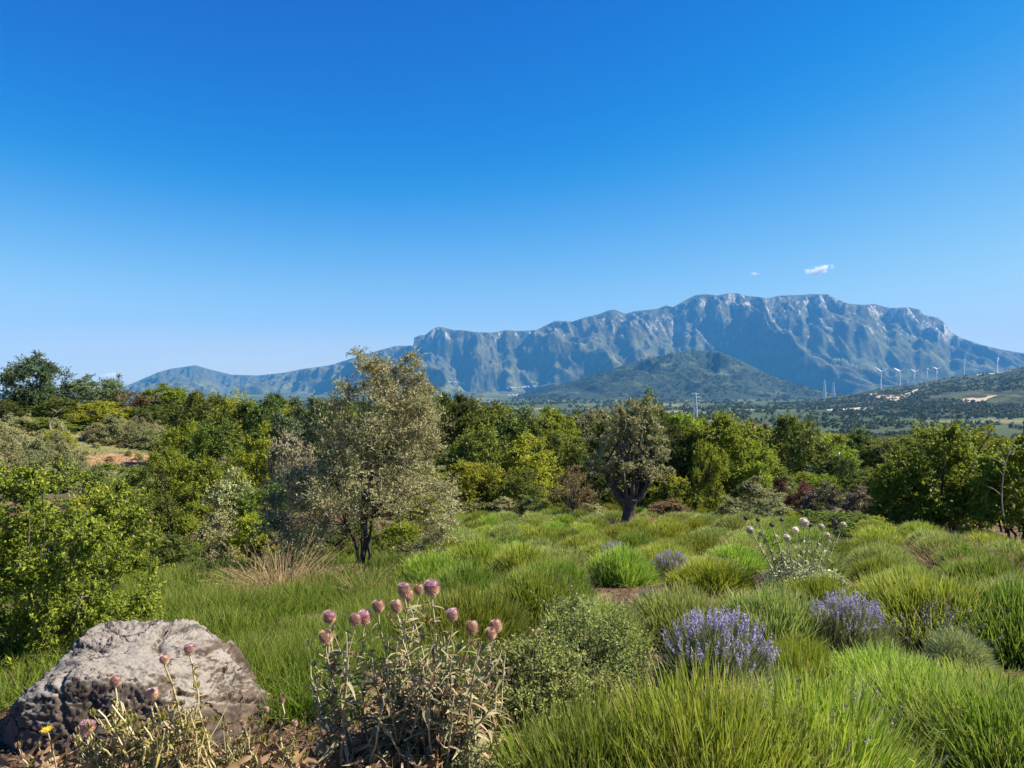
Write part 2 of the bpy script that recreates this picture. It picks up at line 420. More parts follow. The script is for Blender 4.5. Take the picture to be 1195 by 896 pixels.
build_ground()

# ------------------------------------------------------------------ mountain and hills
def mat_mountain():
    m, n, l, out = nt('mountain_rock_and_scrub')
    ge = n.new('ShaderNodeNewGeometry'); P = ge.outputs['Position']
    sp = n.new('ShaderNodeSeparateXYZ'); l.new(P, sp.inputs[0])
    sn = n.new('ShaderNodeSeparateXYZ'); l.new(ge.outputs['True Normal'], sn.inputs[0])
    f1 = noise(n, l, 0.0035, 8, P, 0.65); f2 = noise(n, l, 0.011, 8, P, 0.72)
    mp = n.new('ShaderNodeMapping'); mp.inputs['Scale'].default_value = (1, 1, 0.6); l.new(P, mp.inputs[0])
    f3 = noise(n, l, 0.012, 8, mp.outputs[0], 0.7)
    scrub = mixc(n, l, maprange(n, l, f2, 0.35, 0.65), (0.048, 0.048, 0.022), (0.100, 0.095, 0.042))
    pale = mixc(n, l, f2, (0.105, 0.125, 0.040), (0.180, 0.175, 0.070))
    c = mixc(n, l, mathn(n, l, 'MULTIPLY', maprange(n, l, f1, 0.46, 0.62), maprange(n, l, attr(n, 't'), 0.75, 0.35)), scrub, pale)
    rock = mixc(n, l, maprange(n, l, f3, 0.35, 0.62), (0.150, 0.132, 0.110), (0.640, 0.575, 0.500))
    steep = maprange(n, l, mathn(n, l, 'ADD', sn.outputs[2], mathn(n, l, 'MULTIPLY', mathn(n, l, 'SUBTRACT', f3, 0.5), 0.9)), 0.46, 0.64, 1, 0)
    tt = mathn(n, l, 'ADD', attr(n, 't'), mathn(n, l, 'MULTIPLY', mathn(n, l, 'SUBTRACT', f1, 0.5), 0.7))
    pt = maprange(n, l, ge.outputs['Pointiness'], 0.50, 0.53)
    high = mathn(n, l, 'ADD', maprange(n, l, tt, 0.66, 0.86), mathn(n, l, 'MULTIPLY', maprange(n, l, tt, 0.44, 0.62), pt), True)
    high = mathn(n, l, 'MULTIPLY', high, maprange(n, l, sp.outputs[2], 480, 820))
    patch = maprange(n, l, noise(n, l, 0.0042, 9, P, 0.78), 0.44, 0.56)
    c = mixc(n, l, mathn(n, l, 'MULTIPLY', mathn(n, l, 'MULTIPLY', steep, high), patch), c, rock)
    p = n.new('ShaderNodeBsdfPrincipled'); l.new(c, p.inputs['Base Color']); p.inputs['Roughness'].default_value = 0.95
    p.inputs['Specular IOR Level'].default_value = 0.1
    b = n.new('ShaderNodeBump'); b.inputs['Strength'].default_value = 0.8; b.inputs['Distance'].default_value = 26
    l.new(f3, b.inputs['Height']); l.new(b.outputs[0], p.inputs['Normal']); l.new(p.outputs[0], out.inputs['Surface'])
    return m
def mat_hill(name, woodiness=0.5, scale=0.004):
    m, n, l, out = nt(name)
    P = n.new('ShaderNodeNewGeometry').outputs['Position']
    f1 = noise(n, l, scale, 7, P, 0.6); f2 = noise(n, l, scale * 9, 6, P, 0.65)
    wood = mixc(n, l, maprange(n, l, f2, 0.35, 0.65), (0.015, 0.024, 0.012), (0.048, 0.060, 0.026))
    open_ = mixc(n, l, maprange(n, l, f2, 0.4, 0.6), (0.050, 0.066, 0.028), (0.110, 0.115, 0.055))
    c = mixc(n, l, maprange(n, l, f1, woodiness, woodiness + 0.12), wood, open_)
    p = n.new('ShaderNodeBsdfPrincipled'); l.new(c, p.inputs['Base Color']); p.inputs['Roughness'].default_value = 0.95
    p.inputs['Specular IOR Level'].default_value = 0.1
    b = n.new('ShaderNodeBump'); b.inputs['Strength'].default_value = 0.8; b.inputs['Distance'].default_value = 0.06 / scale
    l.new(f2, b.inputs['Height']); l.new(b.outputs[0], p.inputs['Normal']); l.new(p.outputs[0], out.inputs['Surface'])
    return m

def range_grid(crest, dcrest, dfoot, dback, cols, rows, prof, detail, topw=0.6):
    """a heightfield whose skyline follows the crest points; detail(x, y, t) is added in metres"""
    px = np.linspace(crest[0][0], crest[-1][0], cols)
    cy = np.interp(px, [c[0] for c in crest], [c[1] for c in crest])
    dc = np.interp(px, [c[0] for c in dcrest], [c[1] for c in dcrest])
    t = np.concatenate([np.linspace(0, 1, rows), 1 + np.linspace(0, 1, rows // 4)[1:]])
    T, PX = np.meshgrid(t, px, indexing='ij')
    D = np.where(T <= 1, dfoot + (dc - dfoot) * T, dc + (dback - dc) * (T - 1))
    x = (PX - CX) / F * D; foot = -75.0
    zc = EYE - (cy - HY) / F * dc
    up = prof(np.minimum(T, 1), PX) * np.where(T > 1, np.clip(1 - (T - 1) ** 1.3, 0, 1), 1)
    z = foot + (zc - foot) * up
    win = np.clip(zc - foot, 0, 350) / 350
    z = z + detail(x, D, np.minimum(T, 2 - T), PX) * win * np.where(T > 1, np.clip(2 - T, 0, 1), 1)
    want = zc / dc * 1.0
    ang = (z - EYE) / D
    got = ang.max(0); need = (HY - cy) / F
    w = sstep(topw, 1.0, np.minimum(T, 1)) * np.where(T > 1, np.clip(2 - T, 0, 1), 1)
    for _ in range(4):
        z = z + w * (need - ((z - EYE) / D).max(0)) * D
    z = np.minimum(z, EYE + need * D * (1 - 0.004 * np.abs(1 - np.minimum(T, 1))))
    z = np.where((T == 0) | (T == 2), foot - 40, z)
    v = np.stack([x, D, z], -1)
    i = np.arange(len(t) - 1)[:, None] * cols; j = np.arange(cols - 1)[None]
    q = np.stack([i + j, i + j + 1, i + cols + j + 1, i + cols + j], -1).reshape(-1, 4)
    return v, q, t, px

MOUNT = [(-500, 462), (-200, 458), (60, 462), (130, 456), (155, 447), (185, 434), (200, 430), (215, 428), (228, 426), (245, 431), (270, 437), (300, 438), (330, 435), (350, 431), (385, 426), (420, 415), (445, 408), (462, 403.5), (482, 403),
         (482.8, 394), (490, 391), (496, 391), (503, 385), (511, 381), (518, 382), (530, 385), (540, 385), (552, 387), (575, 388), (590, 385), (605, 386), (626, 385), (636, 380), (648, 374), (668, 375), (683, 370),
         (697, 367), (710, 362), (717, 361), (730, 366), (740, 363), (768, 360), (778, 356), (786, 358), (800, 350), (812, 344), (824, 343), (838, 344.5), (850, 342), (862, 342), (872, 345), (885, 346), (896, 348), (908, 345), (922, 344),
         (936, 344), (945, 343), (967, 343), (973, 347), (990, 354), (1010, 355.5), (1020, 354.5), (1034, 358), (1040, 359), (1062, 358.5), (1074, 361), (1078, 367), (1090, 369.5), (1096, 371), (1103, 377), (1109, 387), (1122, 394), (1145, 402), (1170, 408), (1195, 412),
         (1300, 424), (1450, 440), (1700, 458), (1900, 462)]
def mprof(t, px):
    k = 0.76 + 0.05 * vnoise(px / 50.0, px * 0 + 2, None, 41) + 0.03 * vnoise(px / 11.0, px * 0 + 7, None, 42)
    ch = 0.10 + 0.06 * vnoise(px / 60.0, px * 0 + 5, None, 43) + 0.04 * vnoise(px / 17.0, px * 0 + 9, None, 44)
    low = (1 - ch - 0.05) * (np.clip(t / k, 0, 1) ** 1.42)
    cliff = ch * sstep(0, 1, (t - k) / 0.06)
    top = 0.05 * np.clip((t - k - 0.06) / (1 - k - 0.06), 0, 1)
    return low + cliff + top
def mdetail(x, y, t, px):
    s = 1 - t
    xx = x - 1900 * s ** 1.15 + 620 * vnoise(x / 2100, y / 1500, None, 11) + 200 * vnoise(x / 560, y / 500, None, 12)
    spur = ridged(xx / 1700, y / 5200 + x / 9000, 2, 21) - 0.6
    mid = ridged(xx / 620 + 3, y / 1900, 2, 25) - 0.6
    fine = ridged((x - 900 * s) / 230, y / 420, 3, 31) - 0.6
    amp = 0.75 + 0.7 * vnoise(x / 2600, y / 2300, None, 13)
    w = np.clip(t / 0.25, 0, 1) * np.clip((1.0 - t) / 0.30, 0.08, 1)
    return w * amp * (235 * spur + 150 * mid) + np.clip(t * 2, 0, 1) * np.clip(s / .1, .25, 1) * (58 * fine + 60 * fbm(x / 330, y / 330, oct=5, seed=33))
v, q, mt, mpx = range_grid(MOUNT, [(-500, 14500), (430, 14000), (481, 13400), (483, 12200), (1900, 12000)], 8300, 16400, 2000, 150, mprof, mdetail)
mb = MB(); mb.add(v.reshape(-1, 3), q, None, np.repeat(np.minimum(mt, 2 - mt), len(mpx)))
tag(link('mountain', mb.mesh('mountain', mat_mountain(), False)), kind='structure')

DOME = [(470, 478), (560, 470), (600, 464), (640, 452), (690, 438), (740, 422), (770, 415), (795, 410.5), (815, 408.5), (840, 410), (858, 418), (880, 428), (900, 438), (930, 449), (970, 457), (1020, 466), (1080, 476)]
DV, q, _, _ = range_grid(DOME, [(0, 6400)], 4700, 8000, 420, 90, lambda t, px: t ** 1.05 * (1 - 0.0 * px),
                        lambda x, y, t, px: np.clip(t * 3, 0, 1) * (52 * (ridged(x / 420 + y / 2600, y / 900, 3, 61) - 0.5) + 14 * fbm(x / 90, y / 90, oct=3, seed=63)))
mb = MB(); mb.add(DV.reshape(-1, 3), q)
tag(link('foothill', mb.mesh('foothill', mat_hill('foothill_scrub', 0.54, 0.005), True)), kind='structure')

RIDGE = [(800, 483), (850, 478), (880, 474), (930, 468), (970, 464), (1000, 459), (1028, 453), (1050, 450), (1067, 448.5), (1093, 443), (1125, 438.5), (1150, 436), (1164, 436), (1180, 431), (1195, 428), (1260, 420), (1360, 424), (1500, 445), (1650, 468)]
HV, q, HT, HPX = range_grid(RIDGE, [(0, 3300)], 1500, 4200, 520, 110, lambda t, px: 0.80 * t ** 0.9 + 0.20 * t ** 3,
                        lambda x, y, t, px: np.clip(t * 3, 0, 1) * (16 * fbm(x / 260, y / 260, oct=4, seed=71)))
mb = MB(); mb.add(HV.reshape(-1, 3), q)
tag(link('wind_farm_hill', mb.mesh('wind_farm_hill', mat_hill('near_hill_scrub', 0.46, 0.009), True)), kind='structure')
def hill_at(px, t):
    """point on the wind farm hill at a bearing and a fraction of the way up"""
    i = np.interp(t, HT, np.arange(len(HT))); j = np.interp(px, HPX, np.arange(len(HPX)))
    i0 = np.clip(np.floor(i).astype(int), 0, len(HT) - 2); j0 = np.clip(np.floor(j).astype(int), 0, len(HPX) - 2)
    fi = np.asarray(i - i0)[..., None]; fj = np.asarray(j - j0)[..., None]
    return (HV[i0, j0] * (1 - fi) * (1 - fj) + HV[i0 + 1, j0] * fi * (1 - fj) + HV[i0, j0 + 1] * (1 - fi) * fj + HV[i0 + 1, j0 + 1] * fi * fj)

# bare fields and a track lying on the hill, as sheets that follow it
M['field'] = mat_plain('bare_field', (0.40, 0.29, 0.19), 0.95, var=0.25, scale=0.02)
M['palefield'] = mat_plain('stubble_field', (0.47, 0.39, 0.27), 0.95, var=0.25, scale=0.02)
def field_sheet(name, strip, mat, n=30, k=5):
    """strip: (px, t low, t high) stations along the field"""
    px = np.linspace(strip[0][0], strip[-1][0], n)
    lo = np.interp(px, [s[0] for s in strip], [s[1] for s in strip]); hi = np.interp(px, [s[0] for s in strip], [s[2] for s in strip])
    wob = 0.012 * vnoise(px / 7.0, px * 0, None, 5)
    P = np.stack([hill_at(px, lo + (hi - lo) * u + wob) for u in np.linspace(0, 1, k)], 0) + np.array([0, 0, 2.0])
    i = np.arange(k - 1)[:, None] * n; j = np.arange(n - 1)[None]
    mb = MB(); mb.add(P.reshape(-1, 3), np.stack([i + j, i + j + 1, i + n + j + 1, i + n + j], -1).reshape(-1, 4))
    tag(link(name, mb.mesh(name, mat)), kind='structure')
def tpx(px, py):
    """fraction up the hill that appears at a height in the photo"""
    c = hill_at(np.full(200, float(px)), np.linspace(0, 1, 200)); yy = HY - (c[:, 2] - EYE) / c[:, 1] * F
    return float(np.interp(-py, -yy, np.linspace(0, 1, 200)))
for nm, st, mt in (('field', [(1008, 460.5, 459), (1028, 466, 461), (1045, 468, 462), (1062, 462, 459.5)], 'field'),
                   ('field', [(1040, 468, 465), (1062, 461, 458), (1083, 451, 448.5)], 'palefield'),
                   ('field', [(930, 467, 466), (945, 465, 463), (955, 463, 461)], 'palefield'),
                   ('field', [(965, 480, 477), (1000, 479, 476.5), (1024, 478.5, 477)], 'palefield'),
                   ('field', [(1120, 472, 467), (1145, 468, 464), (1163, 464, 462.5)], 'field'),
                   ('track', [(1140, 437.8, 437.2), (1165, 436.5, 435.8), (1180, 433.5, 432.7)], 'palefield')):
    field_sheet(nm, [(a, tpx(a, b), tpx(a, c)) for a, b, c in st], M[mt])

# ------------------------------------------------------------------ far off woods: one mass of trees nobody could count
def far_woods():
    mb = MB(); P, S = [], []
    n = 9000
    px = RNG.uniform(820, 1400, n); t = RNG.beta(1.0, 1.6, n) * 0.99
    p = hill_at(px, t)
    f = fbm(p[:, 0] / 240, p[:, 1] / 240, oct=3, seed=81) + 0.5 * np.sin(p[:, 0] / 45 + p[:, 1] / 70) * (vnoise(p[:, 0] / 400, p[:, 1] / 400, None, 82) > 0.1)
    k = f > -0.05; P.append(p[k]); S.append(RNG.uniform(4, 8, k.sum()))
    n = 13000
    d = np.exp(RNG.uniform(math.log(420), math.log(4300), n)); px = RNG.uniform(-150, 1400, n)
    x = X(px, d); f = fbm(x / 150, d / 150, oct=3, seed=91)
    k = f > -0.02; p = np.stack([x, d, G(x, d)], 1)[k]; P.append(p); S.append(RNG.uniform(3.5, 7.5, k.sum()) * (1 + d[k] / 3500))
    i = RNG.randint(2, 90, 5200); j = RNG.randint(0, 420, 5200); p = DV[i, j] + RNG.randn(5200, 3) * np.array([12, 14, 0]); f = fbm(p[:, 0] / 260, p[:, 1] / 260, oct=4, seed=95); k = f > -.15
    P.append(p[k]); S.append(RNG.uniform(7, 15, k.sum()))
    P = np.concatenate(P); S = np.concatenate(S)
    m = 30
    c = np.repeat(P, m, 0); s = np.repeat(S, m)[:, None]
    dr = rdir(len(c), 0.25); rad = RNG.uniform(0.55, 1, (len(c), 1))
    pos = c + dr * rad * s * np.array([0.62, 0.62, 0.5]) + np.array([0, 0, 0.45]) * s
    leaves(mb, pos, norm(RNG.randn(len(c), 3)), norm(dr + 0.6 * RNG.randn(len(c), 3) + [0, 0, .5]), s[:, 0] * 0.5, s[:, 0] * 0.42, a=np.clip(np.repeat(RNG.rand(len(P)), m) * 0.7 + RNG.rand(len(c)) * 0.3, 0, 1))
    tag(link('distant_woods', mb.mesh('distant_woods', M['distant'])), 'scattered dark woods and hedgerows across the valley and the wind farm hill', 'woods', kind='stuff')
far_woods()

# ------------------------------------------------------------------ wind turbines, masts, houses in the valley
def turbine_meshes(h):
    a = MB(); tube(a, [(0, 0, -8), (0, 0, h * 0.5), (0, 0, h)], [h * 0.040, h * 0.032, h * 0.024], 12)
    b = MB(); tube(b, [(0, 3.6, h), (0, 2.5, h + .3), (0, -3.2, h + .3), (0, -3.8, h)], [0.9, 1.8, 1.9, 1.0], 8)
    c = MB(); tube(c, [(0, -3.8, h), (0, -5.0, h), (0, -6.2, h)], [1.6, 1.5, 0.4], 8)
    bl = MB(); L = h * 0.45
    for k, (w, th) in enumerate(zip((1.5, 3.0, 2.2, 0.5), (0, .15, .6, 1))): pass
    st = np.linspace(0, 1, 7); rows = []
    for u in st:
        w = np.interp(u, [0, 0.18, 1], [1.1, 2.5, 0.8]); tk = np.interp(u, [0, 1], [0.7, 0.15])
        rows.append([(-w * 0.5, 0, u * L), (0, -tk, u * L), (w, 0, u * L), (0, tk, u * L)])
    v = np.array(rows).reshape(-1, 3); i = np.arange(6)[:, None] * 4; j = np.arange(4)[None]; j2 = (j + 1) % 4
    bl.add(v, np.stack([i + j, i + j2, i + 4 + j2, i + 4 + j], -1).reshape(-1, 4)); bl.add(v[-4:], [[0, 1, 2, 3]])
    return [x.mesh(nm, M['white'], True) for nm, x in (('tower', a), ('nacelle', b), ('hub', c), ('blade', bl))]
TUR = [(1028, 433.5, 452, 0.15, 62, 'white wind turbine lowest on the hill, in front of the others'),
       (1050, 433.5, 449.5, -0.1, 60, 'white wind turbine second along from the lowest one on the hill'),
       (1067, 434, 448, 0.2, 61, 'white wind turbine on the hill just above the end of the sandy track'),
       (1082, 430.5, 444.5, 1.45, 10, 'white wind turbine turned side on so that its blades hardly show'),
       (1093, 431, 443, 0.1, 60, 'white wind turbine just past the one that is turned side on'),
       (1125, 420, 438, 1.05, 30, 'white wind turbine standing alone in the gap before the highest one'),
       (1164, 417.5, 436, 0.9, 0, 'white wind turbine at the top of the hill beside the pale track')]
for px, hub, base, yaw, roll, lab in TUR:
    p = hill_at(np.array([float(px)]), np.array([0.985]))[0]
    ztop = Z(hub, p[1]); h = max(40, ztop - p[2]); ms = turbine_meshes(h)
    r = thing('wind_turbine', lab, 'wind turbine', p, [('tower', ms[0]), ('nacelle', ms[1])], 'wind turbines on the hill', yaw)
    hb = link('hub', ms[2], r)
    for k in range(3):
        b = link('blade', ms[3], r); b.location = (0, -5.0, h); b.rotation_euler = (0, math.radians(roll + 120 * k), 0)
def mast(px, top, base, d, lab, name='lattice_mast', cat='mast', zg=None):
    x, z0, z1 = X(px, d), (g1(X(px, d), d) if zg is None else zg), Z(top, d); h = z1 - z0
    a = MB(); w0, w1 = h * 0.075, h * 0.012
    cor = [(-1, -1), (1, -1), (1, 1), (-1, 1)]; th = max(0.2, h * 0.012)
    for cx, cy in cor: tube(a, [(cx * w0, cy * w0, 0), (cx * w1, cy * w1, h)], th, 4)
    nz = 9
    for k in range(nz):
        u0, u1 = k / nz, (k + 1) / nz; wa, wb = w0 + (w1 - w0) * u0, w0 + (w1 - w0) * u1
        for i in range(4):
            c, e = cor[i], cor[(i + 1) % 4]
            tube(a, [(c[0] * wa, c[1] * wa, h * u0), (e[0] * wb, e[1] * wb, h * u1)], th * 0.6, 3, cap=False)
            tube(a, [(e[0] * wa, e[1] * wa, h * u0), (c[0] * wb, c[1] * wb, h * u1)], th * 0.6, 3, cap=False)
    parts = [('lattice', a.mesh('lattice', M['paint']))]
    if name == 'power_pylon':
        b = MB()
        for u, s in ((0.70, 0.17), (0.82, 0.21), (0.94, 0.14)):
            tube(b, [(-s * h, 0, h * u), (0, 0, h * (u + 0.02)), (s * h, 0, h * u)], th * 0.9, 4)
        parts.append(('crossarm', b.mesh('crossarm', M['paint'])))
    thing(name, lab, cat, (x, d, z0), parts)
mast(811.5, 458, 478, 1500, 'thin grey power pylon rising in the valley above the bright green trees', 'power_pylon', 'pylon')
mast(962, 443, 456, 4500, 'thin pale mast below the mountain, beside the bare fields and its twin', zg=-70)
mast(972.5, 446, 458, 4400, 'shorter pale mast close beside its twin below the mountain', zg=-70)
mast(1059, 441, 449, 3700, 'faint lattice mast between two of the wind turbines', zg=float(hill_at(np.array([1059.]), np.array([1.1]))[0][2]) - 3)

def house_mesh(w, dp, h, rh, wall, roof, split=True):
    a = MB(); box(a, (-w / 2, -dp / 2, -2), (w / 2, dp / 2, h))
    a.add([(-w / 2, -dp / 2, h), (-w / 2, dp / 2, h), (-w / 2, 0, h + rh * .95)], [[0, 1, 2]]); a.add([(w / 2, -dp / 2, h), (w / 2, dp / 2, h), (w / 2, 0, h + rh * .95)], [[0, 2, 1]])
    e = 0.35; t = 0.22; y = dp / 2 + e; zl = h - e * rh / (dp / 2); b = MB()
    pr = [(-y, zl), (0, h + rh), (y, zl), (y, zl + t), (0, h + rh + t), (-y, zl + t)]
    v = [(s * (w / 2 + e), p[0], p[1]) for s in (-1, 1) for p in pr]
    b.add(v, [[i, (i + 1) % 6, 6 + (i + 1) % 6, 6 + i] for i in range(6)]); b.add(v, [[0, 1, 4, 5], [1, 2, 3, 4], [6, 11, 10, 7], [7, 10, 9, 8]])
    c = MB(); cs = []
    for k in range(max(2, int(w / 3))):
        xx = -w / 2 + (k + .5) * w / max(2, int(w / 3)); cs.append(MB())
        for bb in (c, cs[-1]): box(bb, (xx - .45, -dp / 2 - .03, 1.0), (xx + .45, -dp / 2 + .02, 2.3))
    if not split:
        o = MB()
        for s, mi in ((a, 0), (b, 1), (c, 2)):
            n0 = o.n
            for vv, qq, k in zip(s.V, s.Q, range(len(s.V))): pass
            V = np.concatenate(s.V)
            o.V.append(V); o.A.append(np.zeros(len(V))); o.T.append(np.zeros(len(V)))
            for qq in s.Q: o.Q.append(qq + n0); o.M.append(np.full(len(qq), mi))
            o.n += len(V)
        return o.mesh('far_house', [wall, roof, M['window']])
    return [('wall', a.mesh('wall', wall)), ('roof', b.mesh('roof', roof)), *[('window', k.mesh('window', M['window'])) for k in cs]]
FH = [house_mesh(w, dp, h, rh, M['plaster'], rf, False) for w, dp, h, rh, rf in ((20, 12, 10, 3, M['tile']), (34, 14, 9, 3, M['paleroof']), (16, 12, 13, 3, M['tile']), (26, 16, 7, 3, M['paleroof']))]
def village(px0, px1, py0, py1, d, n, lab, grp, zoff):
    for k in range(n):
        px = RNG.uniform(px0, px1); u = (px - px0) / (px1 - px0); dd = d * RNG.uniform(0.99, 1.01)
        py = py0 + (py1 - py0) * u + RNG.uniform(-1.2, 1.2)
        o = link('village_house', FH[k % 4]); o.location = (X(px, dd), dd, Z(py, dd)); o.rotation_euler = (0, 0, RNG.uniform(-.5, .5)); tag(o, lab, 'house', grp)
# the ground of the mountain's foot rises under each village
def mountain_depth(px, py):
    col = int(np.argmin(np.abs(MPX - px))); yy = HY - (MV[:150, col, 2] - EYE) / MV[:150, col, 1] * F
    return float(np.interp(-py, -yy[1:], MV[1:150, col, 1]))
MV, _, MT, MPX = range_grid(MOUNT, [(-500, 14500), (430, 14000), (481, 13400), (483, 12200), (1900, 12000)], 8300, 16400, 2000, 150, mprof, mdetail)
def village_on(px0, px1, py0, py1, n, lab, grp):
    for k in range(n):
        px = RNG.uniform(px0, px1); py = py0 + (py1 - py0) * (px - px0) / (px1 - px0) + RNG.uniform(-1.0, 1.0)
        dd = mountain_depth(px, py) - 4
        o = link('village_house', FH[k % 4]); o.location = (X(px, dd), dd, Z(py, dd)); o.rotation_euler = (0, 0, RNG.uniform(-.5, .5))
        tag(o, lab, 'house', grp)
village_on(512, 548, 445.5, 448.5, 22, 'tiny white house in the village on the mountain foot behind the feathery olive tree', 'houses of the upper village')
village_on(592, 624, 453, 451, 20, 'tiny white house in the village below the long cliff, above the wood', 'houses of the middle village')
village_on(584, 604, 462.6, 461.4, 9, 'tiny white house in the low line of houses just above the wood', 'houses of the low village')
for k, (px, py, d, w, rf, rz, lab) in enumerate([(1099, 487.5, 620, 9, 'paleroof', .3, 'pale farmhouse among valley trees behind the yellow-green shrub, smaller than its neighbour'),
        (1117, 489.5, 600, 13, 'paleroof', -.2, 'long pale farmhouse in the valley below the wind turbines'),
        (1140, 489, 640, 12, 'tile', .4, 'farmhouse with a grey-brown roof in the valley, next to the long pale one'),
        (985, 486, 700, 18, 'tile', .1, 'low shed with a rust red roof among valley trees'),
        (866, 490, 560, 9, 'paleroof', .2, 'small pale roofed house above the bright green trees')]):
    z = Z(py, d); x = X(px, d); zz = g1(x, d)
    base = max(zz, z - 4.5)
    parts = house_mesh(w, 8, max(3.0, z - zz + 1.0) if z - zz < 9 else 6.0, 2.2, M['plaster'], M[rf])
    thing('farmhouse', lab, 'house', (x, d, base if z - zz < 9 else zz), parts, 'farmhouses in the valley', rz)

# ------------------------------------------------------------------ the air: pale haze from the camera to the far range
def haze():
    mb = MB(); box(mb, (-19500, -1500, -420), (19500, 16900, 1640))
    m = bpy.data.materials.new('haze_air'); m.use_nodes = True
    n, l = m.node_tree.nodes, m.node_tree.links; n.remove(n['Principled BSDF'])
    pv = n.new('ShaderNodeVolumePrincipled'); pv.inputs['Color'].default_value = (*HAZE_COLOR, 1)
    pv.inputs['Density'].default_value = HAZE_DENSITY; pv.inputs['Anisotropy'].default_value = 0.0
    l.new(pv.outputs[0], n['Material Output'].inputs['Volume'])
    tag(link('haze', mb.mesh('haze', m)), kind='stuff')
haze()

# ------------------------------------------------------------------ clouds, beyond the mountain
def cloud(px, py, wpx, hpx, d, dens, lab, thr=0.42, seed=0.0):
    bm = bmesh.new(); bmesh.ops.create_icosphere(bm, subdivisions=3, radius=1)
    me = bpy.data.meshes.new('cloud'); bm.to_mesh(me); bm.free()
    m = bpy.data.materials.new('cloud_vapour'); m.use_nodes = True
    n, l = m.node_tree.nodes, m.node_tree.links; n.remove(n['Principled BSDF'])
    P = objco(n); ln = n.new('ShaderNodeVectorMath'); ln.operation = 'LENGTH'; l.new(P, ln.inputs[0])
    mp = n.new('ShaderNodeMapping'); mp.inputs['Scale'].default_value = (wpx / hpx * .8, .8, 0.8); mp.inputs['Location'].default_value = (seed, seed, 0); l.new(P, mp.inputs[0])
    f = noise(n, l, 1.9, 7, mp.outputs[0], 0.62)
    a = mathn(n, l, 'ADD', mathn(n, l, 'MULTIPLY', mathn(n, l, 'SUBTRACT', 1.0, ln.outputs['Value']), 0.42), f)
    a = mathn(n, l, 'MULTIPLY', maprange(n, l, a, thr + .18, thr + .48), dens)
    pv = n.new('ShaderNodeVolumePrincipled'); pv.inputs['Color'].default_value = (1, 1, 1, 1); l.new(a, pv.inputs['Density'])
    l.new(pv.outputs[0], n['Material Output'].inputs['Volume']); me.materials.append(m)
    o = link('cloud', me); o.location = (X(px, d), d, Z(py, d)); o.scale = (wpx / F * d * .5, wpx / F * d * .3, hpx / F * d * .5); o.rotation_euler = (0, -.2, 0); tag(o, lab, 'cloud')
cloud(955, 315, 50, 16, 20000, 0.014, 'small white puffy cloud above the flat top of the mountain', thr=.47)
cloud(881, 319, 16, 8, 20000, 0.007, 'tiny faint wisp of cloud beside the small puffy cloud', seed=3.1)
cloud(128, 439, 46, 12, 22000, 0.010, 'low pale cloud behind the trees, next to the blue mountain end', seed=7.7)

# ------------------------------------------------------------------ trees and shrubs: builders (unit height, recoloured per kind)
def sprays(mb, cen, rad, twigs, per, L, W, up=0.35, reach=1.25, flat=0.9, mtw=None, bend=0.2, spread=0.75, jit=0.04, outw=0.4):
    """twigs leave each clump's centre and carry leaves along their length"""
    K = len(cen); T = K * twigs
    c = np.repeat(cen, twigs, 0); r = np.repeat(rad, twigs)[:, None]
    d = rdir(T, up, flat); ln = r * RNG.uniform(0.65, reach, (T, 1))
    c = c + RNG.randn(T, 3) * r * 0.16
    u = np.tile(np.linspace(0.22, 1.0, per), T)[:, None] + RNG.uniform(-.04, .04, (T * per, 1))
    D = np.repeat(d, per, 0); LN = np.repeat(ln, per, 0)
    pos = np.repeat(c, per, 0) + D * LN * u + np.array([0, 0, -1.0]) * LN * 0.16 * u * u + RNG.randn(T * per, 3) * jit * np.repeat(np.repeat(rad, twigs), per)[:, None]
    ax = norm(D * 0.55 + RNG.randn(T * per, 3) * spread * 0.6)
    nn = norm(RNG.randn(T * per, 3) * 0.6 + np.array([0, 0, 0.55]) + D * outw)
    var = np.clip(np.repeat(RNG.rand(T), per) * 0.5 + RNG.rand(T * per) * 0.5, 0, 1)
    leaves(mb, pos, ax, nn, L * RNG.uniform(.7, 1.25, T * per), W * RNG.uniform(.7, 1.2, T * per), bend, a=var)
    if mtw is not None:
        n2 = T // 2
        blades(mtw, c[:n2], d[:n2], ln[:n2, 0], np.repeat(rad, twigs)[:n2] * 0.045, 0.16, 2, shape=1.0)

def wood(mb, H, rt, fork, cen, limbs, lean=0.0, stems=1, seed=0, sides=6):
    """trunk(s) to the fork, then curved limbs to the clumps"""
    tips = []
    for s in range(stems):
        a = RNG.uniform(0, 6.28); off = 0.0 if stems == 1 else rt * 1.2
        b = np.array([math.cos(a) * off, math.sin(a) * off, -0.03 * H]); f = np.array([lean * H + math.cos(a) * off * 2.2, math.sin(a) * off * 2.2, fork * H * RNG.uniform(.85, 1.15)])
        P = bez(b, (b + f) / 2 + RNG.randn(3) * 0.02 * H, f, 7); P[1:-1] += RNG.randn(5, 3) * rt * 0.18
        R = np.linspace(1.0, 0.62, 7) * rt / (1 if stems == 1 else stems ** .5); R[0] *= 1.5; R[1] *= 1.12
        tube(mb, P, R, sides + 2, rough=0.07); tips.append((f, R[-1]))
    idx = RNG.choice(len(cen), min(limbs, len(cen)), replace=False)
    for k, i in enumerate(idx):
        f, r0 = tips[k % len(tips)]; e = cen[i]; m = (f + e) / 2 + np.array([0, 0, -0.06 * H]) + RNG.randn(3) * 0.05 * H
        m[:2] = f[:2] + (e[:2] - f[:2]) * 0.62
        tube(mb, bez(f - np.array([0, 0, r0 * .6]), m, e, 6) + np.vstack([np.zeros(3), RNG.randn(5, 3) * 0.008 * H]), np.linspace(r0 * RNG.uniform(.45, .75), r0 * 0.10, 6), max(3, sides - 1), cap=False)

